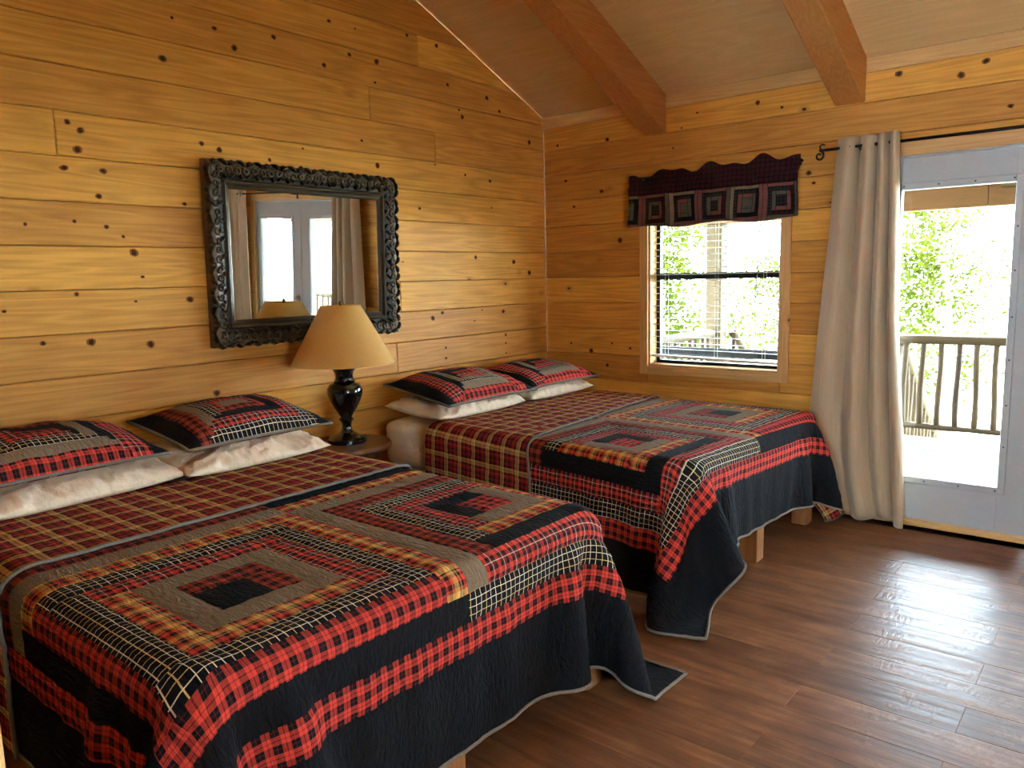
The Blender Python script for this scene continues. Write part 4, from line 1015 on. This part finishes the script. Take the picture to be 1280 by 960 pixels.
# ------------------------------------------------------------------ valance over the window
val = tag(empty('valance', (1.345, -0.03, 2.10)), 'dark plaid patchwork valance with ruffled top over the window', 'valance')
def val_surface(x, z):            # x in 0..1 along, z world height; returns point
    w = 0.012 * math.sin(x * 31 + 1.0) + 0.008 * math.sin(x * 57 + 0.4)
    depth = 0.055 + w * (1.0 if z < 2.1 else 0.6)
    if z > 2.05: depth *= 0.72
    return (0.765 + 1.155 * x + 0.004 * math.sin(z * 20 + x * 9), -depth, z)
def val_grid(xs, zs_of, mat, name, parent, thick=0.004):
    nx = len(xs); V, UV, Fc = [], [], []
    nz = len(zs_of(xs[0]))
    for x in xs:
        for zz in zs_of(x):
            p = val_surface(x, zz); V.append((p[0] - 1.345, p[1] + 0.03, p[2] - 2.10)); UV.append((x * 1.155, zz))
    b = len(V)
    V += [(v[0], v[1] + thick, v[2]) for v in V]; UV += UV
    for i in range(nx - 1):
        for j in range(nz - 1):
            q = (i * nz + j, (i + 1) * nz + j, (i + 1) * nz + j + 1, i * nz + j + 1); Fc.append(q); Fc.append(tuple(b + k for k in q[::-1]))
    for i in range(nx - 1):
        for j in (0, nz - 1): Fc.append((i * nz + j, b + i * nz + j, b + (i + 1) * nz + j, (i + 1) * nz + j))
    return link(name, me(name, V, Fc, mat, True, uvs=UV), parent)
def ruffle(x): return 2.135 + 0.018 * math.sin(x * 23 + 2.0) + 0.012 * math.sin(x * 41) + 0.02 * (x - 0.5) - (0.02 if x < 0.1 else 0)
xs = np.linspace(0, 1, 121)
val_grid(xs, lambda x: np.linspace(1.985, ruffle(x), 9), F['maroonplaid'], 'header', val)
blocks = np.linspace(-0.10, 1.0, 7)
for bi in range(6):
    a, b = max(0.0, blocks[bi]), blocks[bi + 1]
    blk = empty('block', (0, 0, 0), val)
    fa, fb = blocks[bi], b
    fx = [fa + (fb - fa) * t for t in (0, 0.13, 0.24, 0.36, 0.64, 0.76, 0.88, 1.0)]
    fz = [1.772 + 0.215 * t for t in (0, 0.12, 0.24, 0.36, 0.66, 0.78, 0.90, 1.0)]
    def cloth_of(r, side):
        if r == 0: return F['grey' if bi % 2 == 0 else 'darkgrey']
        opts = [['grey', 'pink'], ['darkgrey', 'maroonplaid'], ['pink', 'grey']] if bi % 2 else [['pink', 'grey'], ['darkgrey', 'black'], ['taupe', 'pink']]
        return F[opts[r - 1][0 if side < 2 else 1]]
    for r in (3, 2, 1, 0):
        lo, hi = 3 - r, 4 + r
        if r == 0: strips = [(fx[3], fx[4], fz[3], fz[4], 0)]
        else: strips = [(fx[lo], fx[lo + 1], fz[lo], fz[hi], 0), (fx[lo + 1], fx[hi - 1], fz[hi - 1], fz[hi], 1), (fx[hi - 1], fx[hi], fz[lo], fz[hi], 2), (fx[lo + 1], fx[hi - 1], fz[lo], fz[lo + 1], 3)]
        for (x0, x1, z0_, z1_, sd) in strips:
            x0 = max(0.0, x0)
            if x1 - x0 < 0.003: continue
            e = 0.0012
            val_grid(np.linspace(x0 + e, x1 - e, 8 if x1 - x0 > 0.05 else 4), lambda x, z0_=z0_, z1_=z1_: np.linspace(z0_ + 0.0012 + (0.010 * math.sin(x * 14) if z0_ < 1.78 else 0), z1_ - 0.0012, 5), cloth_of(r, sd), 'patch', blk)
# black ground cloth behind the patches gives the dark seams
o = val_grid(np.linspace(0, 1, 100), lambda x: np.linspace(1.776 + 0.010 * math.sin(x * 14), 1.99, 8), F['black'], 'ground_cloth', val); o.location = (0, 0.0018, 0)
V, Fc = tube([(0.755 - 1.345, 0.012, 0.005), (1.93 - 1.345, 0.012, 0.005)], 0.008, 10); link('rod', me('rod', V, Fc, M['iron'], True), val)
for xx in (0.775, 1.91): box('bracket', xx - 1.345 - 0.006, xx - 1.345 + 0.006, 0.010, 0.030, -0.02, 0.02, M['iron'], val)

# ------------------------------------------------------------------ curtain rod and curtains
rod = tag(empty('curtain_rod', (3.0, -0.10, 2.137)), 'black iron curtain rod with scroll ends above the glazed door', 'curtain rod')
V, Fc = tube([(2.085 - 3.0, 0, 0), (4.42 - 3.0, 0, 0)], 0.0085, 12); link('rod', me('rod', V, Fc, M['iron'], True), rod)
for s, xe in ((-1, 2.085), (1, 4.42)):
    pts = []
    for i in range(26):
        a = i * 0.30; r = 0.030 * (1 - i / 34.0); pts.append((xe - 3.0 + s * (0.035 + 0.0) + s * (-r * math.sin(a) * 0.9), 0, -0.0 + r * math.cos(a) - 0.030))
    V, Fc = tube([(xe - 3.0, 0, 0)] + pts, [0.0075] + [0.0072 - 0.00012 * i for i in range(26)], 8); link('finial', me('finial', V, Fc, M['iron'], True), rod)
    pts = [(xe - 3.0 + s * (0.018 + 0.014 * math.sin(a)), 0, 0.018 - 0.014 * math.cos(a)) for a in [i * 0.3 for i in range(15)]]
    V, Fc = tube(pts, 0.0045, 6); link('finial_curl', me('finial_curl', V, Fc, M['iron'], True), rod)
for xb in (2.27, 3.16, 4.27):
    V, Fc = tube([(xb - 3.0, 0.078, -0.02), (xb - 3.0, 0.0, -0.016), (xb - 3.0, -0.012, 0.0)], 0.005, 8)
    br_ = link('bracket', me('bracket', V, Fc, M['iron'], True), rod)
    box('back_plate', xb - 3.0 - 0.014, xb - 3.0 + 0.014, 0.074, 0.08, -0.06, 0.02, M['iron'], br_, 0.002)

def curtain(name, xl, xr, seed, label, folds=5.0, mirror=False):
    o = tag(empty(name, ((xl(1.0) + xr(1.0)) / 2, -0.10, 0.0)), label, 'curtain', 'taupe curtains at the glazed door')
    ox = o.location.x; nx, nz = 150, 60; V, UV = [], []
    rg = random.Random(seed); ph = [rg.uniform(0, 6.28) for _ in range(6)]
    for i in range(nx):
        s = i / (nx - 1)
        for j in range(nz):
            t = j / (nz - 1); zz = 2.190 - t * (2.190 - 0.006)
            a, b = xl(zz), xr(zz)
            # folds travel a little with height so they lean
            sw = (0.55 * s + 0.45 * s ** 2.2) + 0.012 * math.sin(t * 3 + ph[0] + s * 5) + 0.03 * t * math.sin(s * 5 + ph[1])
            amp = (0.020 + 0.018 * s) * (1 - 0.3 * t) + 0.006
            y = amp * math.sin(sw * folds * 2 * math.pi + ph[2]) + 0.014 * t * math.sin(sw * 9.7 + ph[3]) + 0.008 * math.sin(sw * 23 + t * 4 + ph[4])
            x = a + (b - a) * s + 0.010 * math.cos(sw * folds * 2 * math.pi + ph[2])
            if t > 0.955: y -= 0.03 * (t - 0.955) / 0.045 * math.sin(s * 6 + 1)
            yy = -0.10 + max(-0.07, min(0.052, y))
            V.append((x - ox, yy + 0.10, zz + 0.012 * (t ** 8) * (1 + math.sin(s * 11)))); UV.append((s, t * 2))
    Fc = [(i * nz + j, (i + 1) * nz + j, (i + 1) * nz + j + 1, i * nz + j + 1) for i in range(nx - 1) for j in range(nz - 1)]
    p = link('drape', me('drape', V, Fc, M['curtain'], True, uvs=UV), o)
    md = p.modifiers.new('thickness', 'SOLIDIFY'); md.thickness = 0.0025
    for k in range(3):
        s = (k + 0.75) / 3.4; xx = xl(2.13) + (xr(2.13) - xl(2.13)) * s
        g = [(xx - ox, 0.024 * math.cos(a), 2.137 + 0.024 * math.sin(a)) for a in [q * 2 * math.pi / 20 for q in range(20)]]
        V2, F2 = tube(g, 0.0045, 6, closed=True); link('grommet', me('grommet', V2, F2, M['iron'], True), o)
    return o
def lerp_tab(tab):
    zs_, xs_ = [a for a, b in tab], [b for a, b in tab]
    return lambda z: float(np.interp(z, zs_, xs_))
curtain('curtain', lerp_tab([(0, 2.165), (0.2, 2.10), (0.4, 2.055), (0.6, 2.045), (1.2, 2.085), (1.63, 2.12), (2.2, 2.157)]), lerp_tab([(0, 2.575), (0.5, 2.55), (1.18, 2.495), (2.2, 2.462)]), 4, 'taupe curtain gathered between the window and the glazed door', 3.6)
curtain('curtain', lerp_tab([(0, 3.84), (1, 3.89), (2.2, 3.93)]), lerp_tab([(0, 4.40), (2.2, 4.36)]), 11, 'taupe curtain at the right of the glazed door, seen in the mirror', 4.6)

# ------------------------------------------------------------------ porch
DZ = -0.05
deck = tag(empty('porch_deck', (2.8, 1.4, DZ)), 'weathered grey plank deck outside the glazed door', 'deck')
DX0, DX1, DY1 = 0.05, 7.2, 2.85
dk = bm_me('deck_plank', box_bm(DX0 - 2.8, DX1 - 2.8, -0.068, 0.068, -0.03, 0.0, 0.003), M['deck'])
y = TH + 0.075; 
while y < DY1:
    o = link('deck_plank', dk, deck); o.location = (0, y - 1.4, 0); y += 0.1425
for xx in (0.2, 2.5, 4.8, 7.0): box('joist', xx - 2.85, xx - 2.75, TH + 0.02 - 1.4, DY1 - 1.4, -0.25, -0.031, M['rail_z'], deck)
def post(x, y, z0, z1, w, label, name='porch_post'):
    b = tag(empty(name, (x, y, z0)), label, 'post', 'porch posts')
    link('shaft', bm_me('shaft', box_bm(-w / 2, w / 2, -w / 2, w / 2, 0, z1 - z0, 0.012, 2), M['rail_z']), b)
    box('base_block', -w / 2 - 0.012, w / 2 + 0.012, -w / 2 - 0.012, w / 2 + 0.012, 0, 0.12, M['rail_z'], b, 0.004); return b
post(0.13, 2.74, DZ, 1.945, 0.165, 'thick timber porch post seen through the window')
post(4.6, 2.74, DZ, 1.945, 0.165, 'timber porch post right of the glazed door view')
post(7.0, 2.74, DZ, 1.945, 0.165, 'timber porch post at the far end of the porch')
bmr = tag(empty('porch_beam', (3.4, 2.74, 1.945)), 'brown timber porch beam seen through the top of the glazed door', 'beam')
box('timber', -0.4 - 3.4, 1.9 - 3.4 + 0.6, -0.07, 0.07, 0.0, 0.21, M['roof_board'], bmr, 0.006); box('timber', 2.502 - 3.4, 7.4 - 3.4, -0.07, 0.07, 0.0, 0.21, M['roof_board'], bmr, 0.006)
roof = tag(empty('porch_roof', (3.4, 1.5, 2.2)), 'boarded porch roof above the deck', 'roof')
rm = bm_me('roof_board', box_bm(-4.0, 4.0, -0.069, 0.069, 0, 0.02), M['roof_board'])
for i in range(22):
    yy = TH + 0.08 + i * 0.14; o = link('roof_board', rm, roof); o.location = (0, yy - 1.5, 0.40 - 0.15 * (yy) + 0.0); o.rotation_euler = (-0.149, 0, 0)
for xx in (0.2, 1.4, 2.6, 3.8, 5.0, 6.2): 
    V = [(x - 3.4, yy - 1.5, 2.158 - 2.2 + (0.0 if a else 0.0) + zz) for x in (xx, xx + 0.09) for yy, a in ((TH + 0.01, 1), (3.1, 0)) for zz in ((0.40 - 0.15 * yy + 0.03), (0.40 - 0.15 * yy - 0.10 + 0.142 - 0.0))]
    V = [(x - 3.4, yy - 1.5, 0.398 - 0.15 * yy + dz) for x in (xx, xx + 0.09) for yy in (TH + 0.01, 2.66) for dz in (-0.001, -0.12)]
    bm = bmesh.new(); vv = [bm.verts.new(v) for v in V]
    for f in ((0, 1, 3, 2), (4, 6, 7, 5), (0, 4, 5, 1), (2, 3, 7, 6), (0, 2, 6, 4), (1, 5, 7, 3)): bm.faces.new([vv[k] for k in f])
    link('rafter', bm_me('rafter', bm, M['rail_x']), roof)
bal_me = {}
def log_tube(p0, p1, r, seed, n=8, k=9):
    p0, p1 = Vector(p0), Vector(p1); rg = random.Random(seed); pts, rs = [], []
    ph = rg.uniform(0, 6)
    for i in range(k):
        t = i / (k - 1); q = p0.lerp(p1, t); w = 0.006 * math.sin(t * 5 + ph); pts.append((q.x + w, q.y + w * 0.5, q.z)); rs.append(r * (1 + rg.uniform(-0.09, 0.09)))
    return tube(pts, rs, n)
def railing(p0, p1, zt, zb, label, n, drop=0.0):
    p0, p1 = Vector(p0), Vector(p1); r = tag(empty('porch_railing', (p0.x, p0.y, p0.z)), label, 'railing', 'porch railings')
    d = p1 - p0
    for nm, zz, rr in (('top_rail', zt, 0.042), ('bottom_rail', zb, 0.026)):
        V, Fc = log_tube((0, 0, zz), (d.x, d.y, d.z + zz), rr, n * 3 + len(nm), 10, 14); link(nm, me(nm, V, Fc, M['rail_x'], True), r)
    for i in range(n):
        t = (i + 0.5) / n; b = d * t
        V, Fc = log_tube((b.x, b.y, b.z + zb), (b.x, b.y, b.z + zt), 0.024, i + n * 7, 8, 8); link('baluster', me('baluster', V, Fc, M['rail_z'], True), r)
    return r
railing((1.86, 2.72, DZ), (4.50, 2.72, DZ), 0.892, 0.125, 'peeled log railing seen through the glazed door', 19)
railing((4.70, 2.72, DZ), (6.90, 2.72, DZ), 0.892, 0.125, 'peeled log railing at the right end of the porch', 16)
railing((0.13, 2.62, DZ), (0.13, 0.25, DZ), 0.90, 0.125, 'peeled log railing at the end of the porch, seen through the window', 17)
railing((0.25, 2.85, DZ), (0.25, 4.9, -1.45), 0.90, 0.14, 'stair railing running down from the porch post', 13)
railing((1.84, 2.85, DZ), (1.84, 4.9, -1.45), 0.90, 0.14, 'stair railing running down beside the porch railing', 13)
st = tag(empty('porch_stairs', (1.04, 2.9, DZ)), 'wooden porch steps leading down to the yard', 'stairs')
for i in range(7): box('tread', -0.76, 0.76, 0.04 + i * 0.28, 0.30 + i * 0.28, -0.19 * (i + 1) - 0.035, -0.19 * (i + 1), M['deck'], st, 0.003)
for sx in (-0.74, 0.70):
    bm = bmesh.new(); vv = [bm.verts.new((sx + dx, yy, zz)) for dx in (0, 0.04) for yy, zz in ((0.02, -0.23), (0.02, -0.45), (2.1, -1.60), (2.1, -1.38))]
    for f in ((0, 1, 2, 3), (7, 6, 5, 4), (0, 4, 5, 1), (1, 5, 6, 2), (2, 6, 7, 3), (3, 7, 4, 0)): bm.faces.new([vv[k] for k in f])
    link('stringer', bm_me('stringer', bm, M['rail_z']), st)

# lattice-back metal bench below the window and a matching chair near the door
def lattice_seat(name, loc, rz, W, label, cat, backh=0.88):
    o = tag(empty(name, loc), label, cat); o.rotation_euler = (0, 0, rz)
    h = W / 2
    for sx in (-h, h):
        V, Fc = tube([(sx, -0.02, 0), (sx, 0.0, 0.42), (sx, 0.06, backh - 0.03)], 0.014, 8); link('rear_leg', me('rear_leg', V, Fc, M['bench'], True), o)
        V, Fc = tube([(sx, -0.46, 0), (sx, -0.44, 0.42), (sx, -0.40, 0.62), (sx, -0.02, 0.64)], 0.013, 8); link('arm', me('arm', V, Fc, M['bench'], True), o)
    box('seat', -h, h, -0.46, 0.0, 0.405, 0.43, M['bench'], o, 0.006)
    bp = box('back_rail', -h - 0.014, h + 0.014, 0.045, 0.075, backh - 0.07, backh, M['bench'], o, 0.006)
    box('back_rail', -h, h, 0.0, 0.02, 0.47, 0.50, M['bench'], o, 0.004)
    n = max(6, int(W / 0.055))
    for i in range(-6, n + 1):
        for sgn in (1, -1):
            x0 = -h + i * W / n; x1 = x0 + (backh - 0.57) * 0.9
            a, b = (x0, x1) if sgn > 0 else (-x0, -x1)
            t0 = max(0.0, (-h - x0) / (x1 - x0)); t1 = min(1.0, (h - x0) / (x1 - x0))
            if t1 - t0 < 0.08: continue
            pa = (a + (b - a) * t0, 0.012 + 0.04 * t0, 0.49 + (backh - 0.57) * t0); pb = (a + (b - a) * t1, 0.012 + 0.04 * t1, 0.49 + (backh - 0.57) * t1)
            V, Fc = tube([pa, pb], 0.0055, 5); link('lattice_bar', me('lattice_bar', V, Fc, M['bench']), o)
    return o
lattice_seat('garden_bench', (1.10, 0.80, DZ + 0.006), math.pi, 1.20, 'dark metal lattice-back bench on the deck below the window', 'bench', 0.935)
lattice_seat('garden_chair', (4.15, 1.35, DZ + 0.006), 0.5, 0.52, 'dark metal lattice-back chair on the deck, seen in the mirror', 'chair', 0.92)

# ------------------------------------------------------------------ yard and trees
gm = bmesh.new(); bmesh.ops.create_grid(gm, x_segments=50, y_segments=50, size=32.0)
for v in gm.verts:
    v.co.z = -1.62 + 0.25 * mnoise.noise(v.co * 0.18) - (0.02 * max(0, v.co.y)); v.co.y += 20.0
gr = link('yard_ground', bm_me('yard_ground', gm, M['ground'], True)); gr['kind'] = 'structure'; gr['label'] = 'pale sunlit yard falling away from the porch'
def tree(x, y, h, spread, nleaf, seed, label, low=0.25, lean=0.0):
    rg = random.Random(seed); o = tag(empty('tree', (x, y, -1.7)), label, 'tree', 'trees beyond the porch')
    top = Vector((lean, rg.uniform(-0.4, 0.4), h * 0.8))
    V, Fc = tube([(0, 0, -0.25), tuple(top * 0.35 + Vector((0.08, 0, 0))), tuple(top * 0.7), tuple(top)], [0.15, 0.12, 0.07, 0.02], 8); link('trunk', me('trunk', V, Fc, M['bark'], True), o)
    tips = []
    for b in range(16):
        t = rg.uniform(low, 0.98); a = rg.uniform(0, 6.283); p = top * t; L = spread * rg.uniform(0.55, 1.0) * (1.15 - 0.5 * t)
        e = p + Vector((math.cos(a) * L, math.sin(a) * L, rg.uniform(-0.15, 0.5) * L)); m1 = p.lerp(e, 0.5) + Vector((0, 0, 0.12 * L))
        V, Fc = tube([tuple(p), tuple(m1), tuple(e)], [0.035, 0.022, 0.008], 5); link('branch', me('branch', V, Fc, M['bark'], True), o)
        tips += [(p.lerp(m1, 0.6), L * 0.30), (m1, L * 0.35), (m1.lerp(e, 0.5), L * 0.36), (e, L * 0.38)]
    V, Fc = [], []
    for i in range(nleaf):
        c, r = rg.choice(tips); d = Vector((rg.gauss(0, 1), rg.gauss(0, 1), rg.gauss(0, 0.8))) * r * 0.6; q = c + d
        ax = Vector((rg.gauss(0, 1), rg.gauss(0, 1), rg.gauss(0, 0.6))).normalized(); ay = ax.orthogonal().normalized(); ln, wd = rg.uniform(0.05, 0.10), rg.uniform(0.022, 0.04)
        nz_ = ax.cross(ay) * 0.008
        b = len(V); V += [q - ax * ln * 0.5, q + ay * wd + nz_, q + ax * ln * 0.5, q - ay * wd + nz_]; Fc += [(b, b + 1, b + 2), (b, b + 2, b + 3)]
    f = link('foliage', me('foliage', V, Fc, M['leaf']), o); f['kind'] = 'stuff'
    return o
T = [(-5.6, 8.0, 6.0, 2.4, 9000, 'leafy tree at the left of the window view'), (-2.0, 11.5, 7.0, 2.6, 10000, 'leafy tree behind the porch post'), (1.0, 9.6, 5.2, 1.6, 3000, 'low leafy tree behind the railing by the curtain'),
     (-2.0, 5.2, 4.6, 1.7, 6000, 'small tree close to the porch steps'), (7.6, 19.5, 6.0, 2.8, 4000, 'sunlit tree far behind the railing'), (-1.4, 20.0, 9.5, 3.2, 8000, 'tall tree far behind the yard'), (2.9, 12.4, 2.6, 1.4, 1500, 'bushy sapling behind the log railing'), (-11.0, 14.5, 8.0, 3.2, 8000, 'broad tree far left beyond the yard')]
for i, a in enumerate(T): tree(a[0], a[1], a[2], a[3], a[4], 100 + i, a[5], 0.15)
